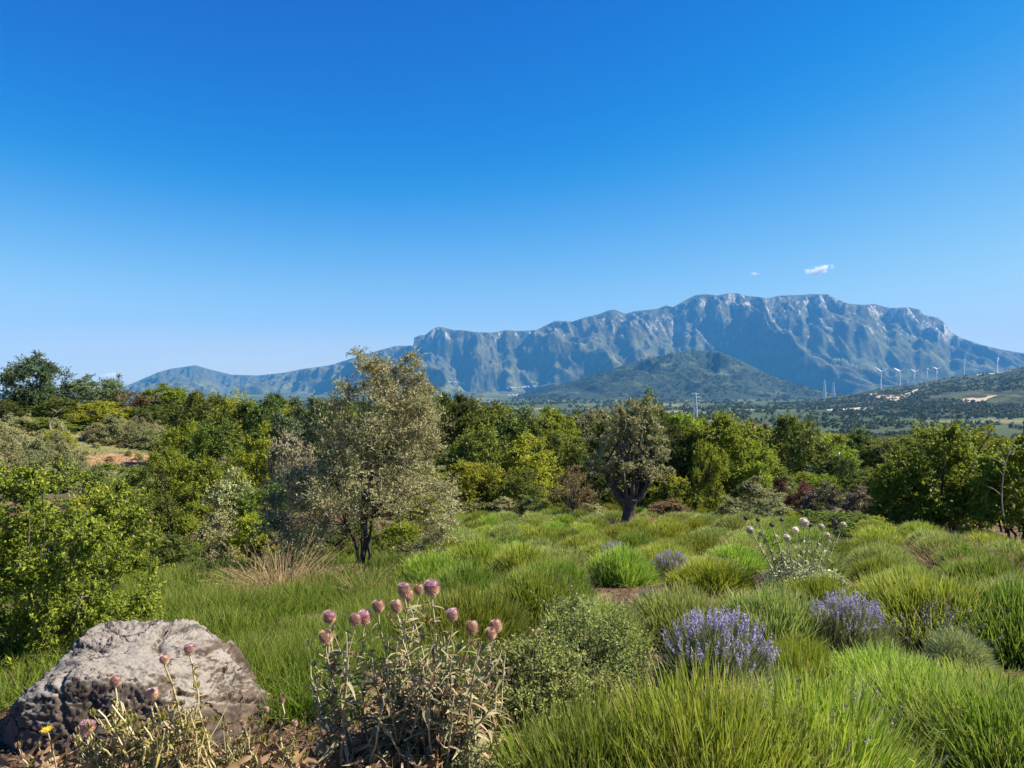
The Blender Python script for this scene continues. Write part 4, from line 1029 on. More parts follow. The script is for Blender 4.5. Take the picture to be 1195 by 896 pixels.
# ------------------------------------------------------------------ boulder
def mat_rock():
    m, n, l, out = nt('weathered_rock')
    P = objco(n); f1 = noise(n, l, 3.5, 8, P, .65); f2 = noise(n, l, 26, 8, P, .7); f3 = noise(n, l, 5, 12, P, .78, .3)
    c = mixc(n, l, maprange(n, l, f1, .36, .64), (.048, .034, .024), (.160, .116, .082))
    c = mixc(n, l, maprange(n, l, f2, .40, .66), c, mixc(n, l, f1, (.07, .052, .040), (.190, .148, .115)))
    ge = n.new('ShaderNodeNewGeometry'); sn = n.new('ShaderNodeSeparateXYZ'); l.new(ge.outputs['Normal'], sn.inputs[0])
    lich_lit = maprange(n, l, mathn(n, l, 'ADD', f3, mathn(n, l, 'MULTIPLY', sn.outputs[2], .42)), .72, .90)  # lichen patches from noise; the normal term paints the sunlit top paler
    c = mixc(n, l, mathn(n, l, 'MULTIPLY', lich_lit, .85), c, mixc(n, l, f2, (.200, .175, .145), (.40, .36, .305)))
    dk = maprange(n, l, noise(n, l, 3.2, 9, P, .68, .8), .53, .62)
    c = mixc(n, l, mathn(n, l, 'MULTIPLY', dk, .7), c, (.045, .038, .034))
    wv = n.new('ShaderNodeVectorMath'); wv.operation = 'ADD'; nz = n.new('ShaderNodeTexNoise'); nz.inputs['Scale'].default_value = 4; nz.inputs['Detail'].default_value = 5; l.new(P, nz.inputs['Vector'])
    sc2 = n.new('ShaderNodeVectorMath'); sc2.operation = 'SCALE'; sc2.inputs['Scale'].default_value = .22; l.new(nz.outputs['Color'], sc2.inputs[0]); l.new(P, wv.inputs[0]); l.new(sc2.outputs[0], wv.inputs[1])
    vo = n.new('ShaderNodeTexVoronoi'); vo.feature = 'DISTANCE_TO_EDGE'; vo.inputs['Scale'].default_value = 3.4; l.new(wv.outputs[0], vo.inputs['Vector'])
    ck = mathn(n, l, 'MULTIPLY', maprange(n, l, vo.outputs['Distance'], .006, .024, 1, 0), maprange(n, l, f1, .44, .56))
    c = mixc(n, l, mathn(n, l, 'MULTIPLY', ck, .85), c, (.022, .018, .016))
    sp_ = maprange(n, l, noise(n, l, 90, 4, P, .7), .60, .70); c = mixc(n, l, mathn(n, l, 'MULTIPLY', sp_, .55), c, (.035, .030, .026))
    p = n.new('ShaderNodeBsdfPrincipled'); l.new(c, p.inputs['Base Color']); p.inputs['Roughness'].default_value = .9; p.inputs['Specular IOR Level'].default_value = .2
    h = mathn(n, l, 'SUBTRACT', mathn(n, l, 'ADD', mathn(n, l, 'MULTIPLY', f2, .7), mathn(n, l, 'MULTIPLY', f3, .5)), ck)
    b = n.new('ShaderNodeBump'); b.inputs['Strength'].default_value = 1.0; b.inputs['Distance'].default_value = .012; l.new(h, b.inputs['Height']); l.new(b.outputs[0], p.inputs['Normal'])
    l.new(p.outputs[0], out.inputs['Surface']); return m
M['rockm'] = mat_rock()
def boulder():
    d = 3.7; x0 = X(152, d); zg = Z(872, d)
    bm = bmesh.new(); bmesh.ops.create_icosphere(bm, subdivisions=7, radius=1); v = np.array([q_.co for q_ in bm.verts]); f = np.array([[a.index for a in q_.verts] for q_ in bm.faces]); bm.free()
    rs = np.random.RandomState(21); N = norm(rs.randn(30, 3)); Dn = rs.uniform(1.04, 1.22, 30)
    N = np.vstack([N, norm(np.array([[0.05, -.12, 1.0], [.10, -1.0, .30], [-.5, -.85, .25], [-.85, -.2, .62], [.8, -.35, .5], [1.0, -.3, .1], [-.35, -.3, .9], [.45, -.2, .9]]))])
    Dn = np.concatenate([Dn, [.80, .82, 1.04, 1.04, 1.16, 1.06, .93, .90]])
    def hull(u): return np.min(np.where(u @ N.T > .12, Dn / np.maximum(u @ N.T, .12), 9), 1)
    r = hull(v)
    for k in range(5): r = .5 * r + .5 * hull(norm(v + .035 * np.random.RandomState(k).randn(*v.shape)))     # worn edges
    q = v * r[:, None]
    big = fbm(q[:, 0] * 1.6, q[:, 1] * 1.6, q[:, 2] * 1.6, 3, 301); md = fbm(q[:, 0] * 6, q[:, 1] * 6, q[:, 2] * 9, 4, 311); fi = fbm(q[:, 0] * 22, q[:, 1] * 22, q[:, 2] * 26, 3, 331)
    seeds = rs.uniform(-1, 1, (46, 3)); qq = q * np.array([1, 1, 1.5]) + .10 * np.stack([big, md * .6, big], 1)
    ds = np.linalg.norm(qq[:, None] - seeds[None], axis=2); cell = np.argmin(ds, 1); ds.sort(1); crack = np.exp(-((ds[:, 1] - ds[:, 0]) / .022) ** 2)
    step = rs.uniform(-1, 1, 46)[cell]; strata = np.abs(vnoise(q[:, 0] * 1.2, q[:, 1] * 1.2, q[:, 2] * 9 + big * 2, 351)); slit = np.exp(-(strata / .05) ** 2) * (vnoise(q[:, 0] * 2, q[:, 1] * 2, q[:, 2] * 2, 361) > 0)
    deep = np.exp(-((q[:, 0] - .06 + .22 * q[:, 2] + .05 * md) / .025) ** 2) * (q[:, 1] < -.2) * sstep(.75, .45, q[:, 2])
    pit = np.clip(vnoise(q[:, 0] * 13, q[:, 1] * 13, q[:, 2] * 13, 371) - .35, 0, 1)
    q = q + v * (.040 * big + .009 * md + .005 * fi - .050 * crack + .058 * step - .030 * slit - .11 * deep - .012 * pit)[:, None]
    q = q * np.array([.565, .46, .55]); q[:, 2] += .0
    mb = MB(); mb.add(q, f); o = link('boulder', mb.mesh('boulder', M['rockm'], False)); o.location = (x0, d + .1, zg); o.rotation_euler = (0, 0, -.08)
    tag(o, 'large weathered grey-brown boulder with pale lichen and painted-in light on its top, in front of the broad leaved bush', 'boulder')
boulder()
stones(878, 592, 27, 6, 'small grey stone in the low heap at the foot of the ivy column')
for px, py, d, s, lab in ((590, 662, 11.5, .16, 'grey flat stone lying between green mounds past the feathery olive trunk'),):
    bm = bmesh.new(); bmesh.ops.create_icosphere(bm, subdivisions=4, radius=1); sv = np.array([v.co for v in bm.verts]); sf = np.array([[a.index for a in f.verts] for f in bm.faces]); bm.free()
    sv = sv * (1 + .3 * fbm(sv[:, 0], sv[:, 1], sv[:, 2], oct=3, seed=240)[:, None]) * np.array([1.1, .8, .6]) * s
    mb = MB(); mb.add(sv, sf); x = X(400, d); o = link('stone', mb.mesh('stone', M['rockm'], True)); x = X(495, d); o.location = (x, d, g1(x, d) + .06); tag(o, lab, 'stone')

# ------------------------------------------------------------------ the lavender field
def mound_mesh(n, R, L, W, spread=.60, name='foliage', nseg=3, droop=.08, leafy=0, tufts=26, soft=0.5):
    """a domed bush: upright stems in loose tufts over a cushion of short shoots, with some dry stems"""
    mb = MB(); tr = np.sqrt(RNG.rand(tufts)); ta = RNG.uniform(0, 6.28, tufts); tl = RNG.uniform(.82, 1.12, tufts)
    tc = np.stack([tr * np.cos(ta), tr * np.sin(ta)], 1); td = norm(np.concatenate([tc * spread * RNG.uniform(.6, 1.3, (tufts, 1)), np.ones((tufts, 1))], 1))
    tv = RNG.rand(tufts)
    def stems(m_, mi, lo):
        k = RNG.randint(0, tufts, m_); P = tc[k] + RNG.randn(m_, 2) * .17; r = np.minimum(np.linalg.norm(P, axis=1), 1.15)
        B = np.concatenate([P * R * .62, np.full((m_, 1), -.02)], 1)
        D = norm(td[k] + np.concatenate([P * spread * .5, np.zeros((m_, 1))], 1) + RNG.randn(m_, 3) * .12)
        ln = L * RNG.uniform(lo, 1.1, m_) * (1 - .46 * r ** 2) * tl[k]
        blades(mb, B, D, ln, W * RNG.uniform(.6, 1.5, m_), droop * RNG.uniform(.2, 1.8, m_), nseg, a=np.clip(RNG.rand(m_) ** 1.4 * .75 + tv[k] * .35 - .05, 0, 1), shape=2.5, m=mi)
        return B, D, ln
    B, D, ln = stems(int(n * (1 - soft)), 0, .5); stems(int(n * .07), 1, .3)
    h = int(n * soft * 1.5)      # cushion
    d = rdir(h, .2); d[:, 2] = np.abs(d[:, 2]); k = 1 + .16 * fbm(d[:, 0] * 2.4 + R * 7, d[:, 1] * 2.4, d[:, 2] * 2.4, oct=2, seed=int(RNG.randint(999)))
    blades(mb, d * np.array([R * .86, R * .86, L * .80]) * (RNG.uniform(.62, .98, h) * k)[:, None], norm(d * .55 + np.array([0, 0, .8]) + RNG.randn(h, 3) * .2), L * .34 * RNG.uniform(.6, 1.2, h), W * RNG.uniform(.7, 1.3, h), .08, 2, a=np.clip(RNG.rand(h) * .8 + (k - 1), 0, 1), shape=2.5)
    if leafy:   # narrow leaves up the stems
        q = RNG.randint(0, len(B), leafy); u = RNG.uniform(.3, .95, leafy)[:, None]
        blades(mb, B[q] + D[q] * ln[q][:, None] * u, D[q] + RNG.randn(leafy, 3) * .38, L * .15 * RNG.uniform(.6, 1.2, leafy), W * .9, .1, 1)
    return mb.mesh(name, [M['mound'], M['straw']])
def dome_mesh(n, R, H, L, W, mat, name='foliage', updir=.5, nseg=2):
    mb = MB(); d = rdir(n, .25); d[:, 2] = np.abs(d[:, 2]); d = norm(d)
    k = 1 + .12 * fbm(d[:, 0] * 2.2, d[:, 1] * 2.2, d[:, 2] * 2.2, oct=2, seed=int(RNG.randint(999)))
    B = d * np.array([R, R, H]) * (RNG.uniform(.55, .86, n) * k)[:, None]
    blades(mb, B, norm(d + np.array([0, 0, updir]) + RNG.randn(n, 3) * .28), L * RNG.uniform(.6, 1.2, n), W, .12, nseg)
    return mb.mesh(name, M[mat])
def spikes_mesh(ns, R, H, L, mat, per=16, fl=.016, stemat='lavleaf', spread=1.0, lo=.62, top=.25):
    """flower spikes: thin stems past the dome, each with whorls of small florets near the top"""
    mb = MB(); d = rdir(ns, .55); d[:, 2] = np.abs(d[:, 2]); d = norm(d); d = d[d[:, 2] > top]; ns = len(d)
    B = d * np.array([R, R, H]) * .8; D = norm(d * spread + np.array([0, 0, .75]) + RNG.randn(ns, 3) * .16); ln = L * RNG.uniform(.7, 1.25, ns)
    blades(mb, B, D, ln, .0045, .06, 2, m=1, shape=6)
    u = np.tile(np.linspace(lo, 1.04, per), ns)[:, None]; DD = np.repeat(D, per, 0); LN = np.repeat(ln, per)[:, None]
    pos = np.repeat(B, per, 0) + DD * LN * u - np.array([0, 0, 1.0]) * .06 * LN * u * u + RNG.randn(ns * per, 3) * .0016
    leaves(mb, pos, norm(DD * .6 + RNG.randn(ns * per, 3) * .6), rdir(ns * per), fl * RNG.uniform(.7, 1.3, ns * per), fl * .6, .1)
    return mb.mesh('flower_spikes', [M[mat], M[stemat]])
NEAR = [mound_mesh(5200, .60, .58, .0072, leafy=2600, tufts=34, soft=.35) for _ in range(3)]
MID = [mound_mesh(4600, .58, .54, .0085, soft=.78) for _ in range(4)]
FAR = [mound_mesh(2800, .58, .52, .013, nseg=2, tufts=18, soft=.84) for _ in range(4)]
def mound(px, d, w, h, mesh, lab, group=None, mat='mound', name='lavender_bush', cat='lavender', extra=None, rz=None):
    x = X(px, d); zg = g1(x, d)
    parts = [('foliage', mesh)] + (extra or [])
    return thing(name, lab, cat, (x, d, zg - .03), parts, group, RNG.uniform(0, 6.28) if rz is None else rz, (w, w, h), {'foliage': M[mat]})
# mounds close to the camera, one by one: px, distance, width scale, height scale
used = []
def near(px, d, w, h, lab, kind=NEAR, **k):
    used.append((X(px, d), d, .55 * w)); return mound(px, d, w, h, kind[RNG.randint(len(kind))], lab, **k)
near(700, 2.75, .72, .80, 'bright green lavender mound without flowers at the bottom edge, beside the thyme bush')
near(830, 2.75, .85, .88, 'big bright green lavender mound without flowers in front of the blooming purple one')
near(950, 2.85, .80, .86, 'green lavender mound with faded grey spikes beside the big bright one', extra=[('flower_spikes', spikes_mesh(46, .52, .50, .22, 'deadflower', 12, .014))])
near(1085, 3.75, .86, .66, 'bright green lavender mound at the bottom edge, across the dark gap from the faded spikes')
near(1185, 3.4, .95, .74, 'large bright green lavender mound cut by the picture corner')
near(1040, 4.3, .80, .56, 'green lavender mound in front of the smaller blooming lavender')
near(1140, 4.1, .76, .50, 'green lavender mound just in front of the grey-green cushion plant')
near(932, 4.55, .52, .58, 'small yellow-green lavender mound between the two blooming ones', mat='yellowmound')
near(905, 5.7, 1.05, .92, 'wide pale green lavender mound behind the large blooming lavender', mat='moundpale', kind=MID)
near(800, 5.9, .90, .84, 'pale green lavender mound with thin upright stems behind the thyme bush', mat='moundpale', kind=MID)
near(700, 5.8, .85, .72, 'pale grey-green lavender mound behind the thyme bush', mat='moundpale', kind=MID)
near(545, 5.6, .95, .84, 'green lavender mound just behind the tall thistle heads', kind=MID)
near(625, 6.8, .95, .86, 'green lavender mound behind the thistle, on the field side', kind=MID)
near(1085, 6.3, 1.25, 1.10, 'tall bright green lavender mound behind the grey-green cushion plant', kind=MID)
near(1185, 5.9, 1.25, 1.08, 'tall lavender mound with long leaning stems by the picture edge', kind=MID)
near(960, 7.4, .85, .72, 'yellow-green low mound behind the smaller blooming lavender', mat='yellowmound', kind=MID)
near(830, 8.7, .95, .66, 'yellow tinged low mound beside the silver plant with round heads', mat='yellowmound', kind=MID)
# blooming lavender
def bloom(px, d, s, n, lab, fl=.017, hs=1.0):
    used.append((X(px, d), d, .55 * s)); x = X(px, d)
    thing('lavender_bush', lab, 'lavender', (x, d, g1(x, d) - .03), [('foliage', dome_mesh(7500, .40, .46, .12, .0055, 'lavleaf', updir=.9)), ('flower_spikes', spikes_mesh(n, .37, .47, .17, 'lavflower', 26, fl * .72, spread=.40, lo=.55, top=.58))], 'blooming lavender', RNG.uniform(0, 6.28), (s, s, s * hs))
bloom(840, 4.2, 1.0, 380, 'large lavender bush in full purple bloom beside the bare brown soil', hs=1.0)
bloom(988, 5.5, .94, 300, 'smaller lavender bush in purple bloom farther back, beside the grey-green cushion plant', hs=1.0)
bloom(782, 9.6, .82, 150, 'small pale lavender bush in bloom in the middle of the green rows', .022)
bloom(716, 12.2, .80, 130, 'small dark lavender bush in bloom farthest back among the green rows', .024)
bloom(760, 7.2, .50, 30, 'low greyish lavender bush with few faded flowers behind the pale green mound', .018)
# grey-green cushion plant and dried spikes
def cushion(px, d, s, lab):
    used.append((X(px, d), d, .4 * s)); x = X(px, d)
    thing('cushion_plant', lab, 'cushion plant', (x, d, g1(x, d) - .02), [('foliage', dome_mesh(5200, .26, .38, .07, .005, 'santolina', updir=.35))], None, 0, (s, s, s))
cushion(1118, 4.85, .98, 'neat rounded grey-green cushion plant on the bare brown soil')
x = X(1090, 5.3); thing('dried_flower_clump', 'dried grey flower spikes standing behind the grey-green cushion plant', 'dried flowers', (x, 5.3, g1(x, 5.3)), [('flower_spikes', spikes_mesh(40, .16, .18, .34, 'deadflower', 16, .02))])

# thyme-like woody bushes beside the thistle
def thyme(px, d, w, h, K, lab, colour='thyme', L=.020):
    used.append((X(px, d), d, .5 * w)); x = X(px, d); cen = envelope(K, 'dome') * np.array([w, w * .9, h * .86]) * RNG.uniform(.72, 1.12, (K, 1)); rad = RNG.uniform(.5, 1.3, K) * .13 * w
    t, c = MB(), MB()
    for i in range(K):
        e = cen[i]; tube(t, bez((e[0] * .2, e[1] * .2, -.03), (e[0] * .7, e[1] * .7, e[2] * .5), e, 5), np.linspace(.006, .0025, 5), 4, cap=False)
    sprays(c, cen, rad, 14, 15, L, L * .46, .85, 1.7, mtw=t, spread=.9, outw=.7)
    thing('thyme_bush', lab, 'thyme', (x, d, g1(x, d) - .03), [('stems', t.mesh('stems', M['bark'], True)), ('foliage', c.mesh('foliage', M[colour]))])
thyme(678, 4.6, .88, .76, 110, 'grey-green woody thyme bush between the thistle and the large blooming lavender')
thyme(622, 3.6, .76, .54, 110, 'thyme bush with pinkish tips right beside the dry thistle')
thyme(712, 3.4, .54, .36, 70, 'low thyme bush at the edge of the bare brown soil')
thyme(560, 2.9, .40, .30, 30, 'low grey thyme at the foot of the dry thistle', 'olive', .016)

# rows of mounds farther back
def in_field(x, y):
    lo = np.interp(y, [5, 8, 12, 18, 30], [-.6, -.9, -1.3, -1.7, -2.6]); hi = np.interp(y, [5, 8, 12, 18, 30], [4.3, 6.0, 8.6, 11.5, 10.5])
    return lo < x < hi
rows = 0
for r in range(22):
    y0 = 6.6 + r * 1.30 + .012 * r * r
    sp = 1.12 + .008 * r
    for k in range(-6, 18):
        x = k * sp + (r % 2) * .5 + RNG.uniform(-.2, .2); y = y0 - .10 * x + RNG.uniform(-.18, .18)
        if not in_field(x, y) or RNG.rand() < .06: continue
        if any(abs((CX + x / y * F) - p_) < 26 and d_ - 2.4 < y < d_ for p_, d_ in ((782, 9.6), (716, 12.2))): continue
        if any((x - a) ** 2 + (y - b) ** 2 < (c + .38) ** 2 for a, b, c in used): continue
        if math.hypot(x - X(935, 8.6), y - 8.6) < .9 or math.hypot(x - X(425, 11), y - 11) < .8 or (abs(x - X(737, 25)) < 1.3 and 20.5 < y < 26) or math.hypot(x - X(975, 19), y - 19) < 1.3: continue
        band = 'near' if y < 10 else 'mid' if y < 17 else 'far'
        lab = {'near': 'bright green lavender mound without flowers in the nearer rows of the open field', 'mid': 'green lavender mound without flowers in the middle rows before the gnarled olive tree', 'far': 'small looking green lavender mound in the last rows around the gnarled olive tree'}[band]
        s = RNG.uniform(.92, 1.15) * (1.0 if y < 10 else 1.08); h = RNG.uniform(.62, .88)
        ms = (MID if y < 13 else FAR)
        mound(CX + x / y * F, y, s * .86, h * 1.12, ms[RNG.randint(4)], lab, 'lavender mounds of the ' + band + ' rows', ['mound', 'mound', 'mound', 'moundpale', 'yellowmound'][RNG.choice(5, p=[.22, .22, .20, .29, .07] if y > 12 else [.3, .25, .22, .17, .06])])

# ------------------------------------------------------------------ grasses
def tuft(px, d, n, L, W, mat, lab, spread=.8, droop=.5, R=.12, name='grass_tuft', cat='grass tuft', heads=False, group=None):
    x = X(px, d); mb = MB(); a = RNG.uniform(0, 6.28, n); r = np.sqrt(RNG.rand(n))
    B = np.stack([np.cos(a) * r * R, np.sin(a) * r * R, np.full(n, -.02)], 1); D = norm(np.stack([np.cos(a) * r * spread, np.sin(a) * r * spread, np.ones(n)], 1) + RNG.randn(n, 3) * .15)
    ln = L * RNG.uniform(.45, 1.1, n); dr = droop * RNG.uniform(.2, 1.4, n)
    blades(mb, B, D, ln, W, dr, 6)
    parts = [('blades', mb.mesh('blades', M[mat]))]
    if heads:
        hb = MB(); k = RNG.choice(n, n // 3, replace=False); per = 14; u = np.tile(np.linspace(.78, 1.02, per), len(k))[:, None]
        Dn = np.repeat(D[k], per, 0); H = norm(Dn * np.array([1, 1, 0]) + 1e-6); LN = np.repeat(ln[k], per)[:, None]; dd_ = np.repeat(dr[k], per)[:, None]
        pos = np.repeat(B[k], per, 0) + Dn * LN * u + (H * .35 - np.array([0, 0, 1.0])) * dd_ * LN * u * u
        leaves(hb, pos, norm(Dn + RNG.randn(len(pos), 3) * .5), rdir(len(pos)), .024, .008, .1); parts.append(('seed_heads', hb.mesh('seed_heads', M['pinkstraw'])))
    return thing(name, lab, cat, (x, d, g1(x, d)), parts, group)
tuft(330, 8.6, 420, .90, .0075, 'straw', 'big fountain of dry straw coloured grass beside the feathery olive trunk', .9, .55, .28, heads=True)
tuft(306, 8.8, 260, .74, .0075, 'straw', 'smaller dry straw tuft just behind the big straw fountain', 1.0, .6, .2, heads=True)
tuft(372, 9.4, 90, .46, .007, 'straw', 'thin dry grass tuft right at the feathery olive trunk', .8, .4, .2, heads=True)
tuft(288, 7.6, 90, .42, .006, 'pinkstraw', 'small pinkish dry tuft in the green meadow', .6, .4, .1)
tuft(425, 8.2, 60, .60, .007, 'straw', 'few long pale grass stems arching in front of the feathery olive trunk', .9, .45, .1, heads=True)
for k, (px, d, L, lab) in enumerate([(1120, 11.5, .62, 'pinkish dry grass tuft in front of the dark shrub roots'), (1160, 10.5, .64, 'tall pinkish dry grass tuft before the pale forked stem'), (1192, 9.6, .66, 'dense pinkish dry grass tuft at the picture edge'),
                                     (1085, 13, .6, 'thin pinkish dry grass below the large yellow-green shrub'), (1140, 13.5, .7, 'dry grass tuft close under the green shrub with bare stems')]):
    tuft(px, d, 190, L * .9, .008, 'pinkstraw', lab, .7, .35, .45, heads=True)
tuft(768, 25.2, 500, .42, .018, 'pinkstraw', 'low patch of pinkish dry grass at the gnarled olive trunk', .6, .3, .8)

def scatter(name, mat, regions, lab, cat, hm=1.0):
    """regions: (px0, px1, d0, d1, count, length, width, lean)"""
    mb = MB()
    for p0, p1, d0, d1, n, L, W, lean in regions:
        d = np.sqrt(RNG.uniform(d0 * d0, d1 * d1, n)); px = RNG.uniform(p0, p1, n); x = X(px, d)
        f = fbm(x * 1.1, d * 1.1, seed=401, oct=3); k = f + RNG.uniform(-.5, .5, n) > (-.7 if name == 'meadow_grass' else -.25); x, d, f = x[k], d[k], f[k]; m = len(x)
        B = np.stack([x, d, G(x, d) - .01], 1); D = norm(RNG.randn(m, 3) * lean + np.array([0, 0, 1.0]))
        blades(mb, B, D, L * RNG.uniform(.5, 1.15, m) * (1 + .35 * f), W * (1 + .05 * d), .25 * RNG.uniform(.2, 1.5, m), 3)
    tag(link(name, mb.mesh(name, M[mat])), lab, cat, kind='stuff')
scatter('meadow_grass', 'meadow', [(150, 560, 4.6, 8.0, 42000, .30, .0055, .30), (120, 470, 8.0, 12.5, 22000, .30, .008, .32), (60, 330, 12.5, 16, 6000, .28, .012, .3), (150, 420, 3.8, 5.0, 9000, .26, .005, .35), (-120, 170, 3.9, 7, 9000, .22, .005, .4), (-100, 560, 8, 22, 22000, .24, .012, .35), (1200, 2000, 2.5, 20, 30000, .26, .010, .4), (300, 1300, 8, 31, 2500, .08, .010, .5), (560, 900, 3.4, 6, 600, .14, .005, .5)],
        'tall green grass of the meadow between the boulder and the feathery olive tree', 'grass')
scatter('dry_grass', 'straw', [(180, 520, 5.0, 11, 3200, .26, .005, .45), (450, 1300, 6, 31, 7000, .20, .009, .5), (430, 700, 7, 16, 5000, .22, .006, .5), (0, 620, 2.2, 4.5, 1500, .16, .0035, .7)], 'thin dry straw among the green plants', 'dry grass')
scatter('slope_grass', 'thyme', [(-60, 240, 28, 72, 14000, .24, .02, .5)], 'pale rough grass under the small olive trees', 'grass')
def litter():
    mb = MB()
    for p0, p1, d0, d1, n, s in ((-40, 1250, 2.0, 8, 16000, .022), (0, 620, 2.0, 4.2, 9000, .030), (700, 1250, 3.0, 6, 7000, .03), (430, 1250, 5.5, 17, 14000, .04)):
        d = np.sqrt(RNG.uniform(d0 * d0, d1 * d1, n)); x = X(RNG.uniform(p0, p1, n), d)
        leaves(mb, np.stack([x, d, G(x, d) + RNG.uniform(.003, .025, n)], 1), norm(RNG.randn(n, 3) * [1, 1, .25]), norm(RNG.randn(n, 3) * .5 + [0, 0, 1]), s * RNG.uniform(.5, 1.6, n), s * .4, .2)
    tag(link('plant_litter', mb.mesh('plant_litter', M['litter'])), 'brown bark chips and dead leaves on the bare soil', 'plant litter', kind='stuff')
litter()

# ------------------------------------------------------------------ thistles
def head_meshes(r, faded=False, closed=False):
    b = MB(); n = 150; i = np.arange(n); ph = i * 2.39996; z = 1 - 1.75 * (i / n); rr = np.sqrt(np.clip(1 - np.minimum(z, .98) ** 2, .02, 1))
    dr = np.stack([np.cos(ph) * rr, np.sin(ph) * rr, -z], 1)
    f = MB(); tube(b, [(0, 0, -r * .95), (0, 0, -r * .6), (0, 0, 0), (0, 0, r * .55)], [r * .3, r * .72, r * .92, r * .66], 12, a=.2)
    P = dr * r * np.array([.84, .84, .88]); ax = norm(np.array([0, 0, 1.0]) - dr * (dr[:, 2:3]) + dr * .28); leaves(b, P, ax, dr, r * .52, r * .36, -.12, .1)
    leaves(b, P * 1.02, norm(ax + dr * .9), dr, r * .55, r * .10, -.2, .1)
    m = 620; a = RNG.uniform(0, 6.28, m); q_ = np.sqrt(RNG.rand(m)); B = np.stack([np.cos(a) * q_ * r * .72, np.sin(a) * q_ * r * .72, np.full(m, r * .30)], 1)
    D = norm(np.stack([np.cos(a) * q_ * (.55 if closed else .95), np.sin(a) * q_ * (.55 if closed else .95), np.ones(m)], 1)); blades(f, B, D, r * (.62 if closed else .85) * (1.05 - .3 * q_) * RNG.uniform(.7, 1.15, m), r * .085, .1, 2, shape=4)
    return b.mesh('bracts', M['bract'], False), f.mesh('florets', M['fadedfloret' if faded else 'floret'], False)
HM = {'p': head_meshes(.038), 'c': head_meshes(.035, closed=True), 'f': head_meshes(.034, True, True)}
def thistle(px, d, heads, lab, leafmat, base_spread, nleaf, ndead, stem_r=.0052, hscale=1.0, blind=0, llen=(.045, .12)):
    x0 = X(px, d); zg = g1(x0, d); root = thing('thistle', lab, 'thistle', (x0, d, zg), [])
    st, lf, dl = MB(), MB(), MB()
    hs = list(heads); xs = [h_[0] for h_ in hs]; ys_ = [h_[1] for h_ in hs]
    for k_ in range(blind):       # stems that end without a flower
        hs.append((RNG.uniform(min(xs) - 18, max(xs) + 18), RNG.uniform(np.mean(ys_) + 14, np.mean(ys_) + 110), None, RNG.uniform(-.16, .2)))
    for (hx, hy, kind, dy) in hs:
        dd = d + dy; tip = np.array([X(hx, dd) - x0, dy, Z(hy, dd) - zg]); b = np.array([tip[0] * .45 + RNG.uniform(-1, 1) * base_spread, dy * .4 + RNG.uniform(-1, 1) * base_spread * .5, -.03])
        hr = .026 * hscale; end = tip - np.array([0, 0, hr]); P = bez(b, b * .35 + end * .65 + np.array([RNG.uniform(-.05, .05), RNG.uniform(-.04, .04), -.02]), end, 12)
        P[1:-1] += RNG.randn(10, 3) * .004; tube(st, P, np.linspace(stem_r, stem_r * .55, 12), 6, a=RNG.rand())
        if kind:
            hd = bpy.data.objects.new('flower_head', HM[kind][0]); COL.objects.link(hd); hd.parent = root; hd.location = tip; s = RNG.uniform(.54, .76) * hscale
            hd.scale = (s, s, s); hd.rotation_euler = (RNG.uniform(-.3, .3), RNG.uniform(-.3, .3), RNG.uniform(0, 6)); link('florets', HM[kind][1], hd)
        T = norm(np.gradient(P, axis=0))
        k = nleaf if kind else nleaf * 2 // 3; u = np.sort(RNG.uniform(0.05, .93, k)); i = np.clip((u * 11).astype(int), 0, 10); w = (u * 11 - i)[:, None]; pos = P[i] * (1 - w) + P[i + 1] * w
        out = norm(RNG.randn(k, 3) * [1, 1, .35]); ax = norm(out * .8 + T[i] * RNG.uniform(-.1, .9, (k, 1)))
        sz = np.interp(u, [0, 1], [llen[1], llen[0]]) * RNG.uniform(.6, 1.2, k); dead = RNG.rand(k) < np.interp(u, [0, .6, 1], [.70, .28, .10])
        for mb, kk in ((lf, ~dead), (dl, dead)):
            c = kk.sum(); big_leaves(mb, pos[kk], ax[kk], norm(T[i][kk] + RNG.randn(c, 3) * .3), sz[kk], sz[kk] * RNG.uniform(.14, .27, c), RNG.uniform(.1, 1.0, c), .3, .25, nseg=5)
        if RNG.rand() < .9:     # side shoots with buds
            for q_ in range(2):
                i0 = RNG.randint(5, 9); e = P[i0] + np.array([RNG.uniform(-.1, .1), RNG.uniform(-.08, .08), RNG.uniform(.05, .14)]); tube(st, bez(P[i0], (P[i0] * .4 + e * .6) + [0, 0, -.02], e, 6), np.linspace(stem_r * .5, stem_r * .3, 6), 4, a=RNG.rand())
                m_ = 16; ph = np.arange(m_) * 2.4; zz = np.linspace(-1, 1, m_); rr = np.sqrt(1 - zz ** 2 * .9); dr = np.stack([np.cos(ph) * rr, np.sin(ph) * rr, zz], 1)
                leaves(lf if RNG.rand() < .5 else dl, e + dr * .007, norm(np.array([0, 0, 1.0]) + dr * .3), dr, .02, .010, -.1, .1)
    # withered leaves hanging round the base
    m_ = ndead; a = RNG.uniform(0, 6.28, m_); r = np.sqrt(RNG.rand(m_)) * base_spread * 2.1; pos = np.stack([np.cos(a) * r, np.sin(a) * r * .6, RNG.uniform(.0, .30, m_) * (1 - r / base_spread / 3)], 1)
    big_leaves(dl, pos, norm(RNG.randn(m_, 3) * [1, 1, .6]), norm(RNG.randn(m_, 3) + [0, 0, .6]), RNG.uniform(.04, .12, m_), RNG.uniform(.012, .035, m_), RNG.uniform(.2, 1.4, m_), .35, .3, nseg=5)
    link('stems', st.mesh('stems', M['thistlestem'], True), root); link('leaves', lf.mesh('leaves', M[leafmat]), root); link('withered_leaves', dl.mesh('withered_leaves', M['deadleaf']), root)
    return root
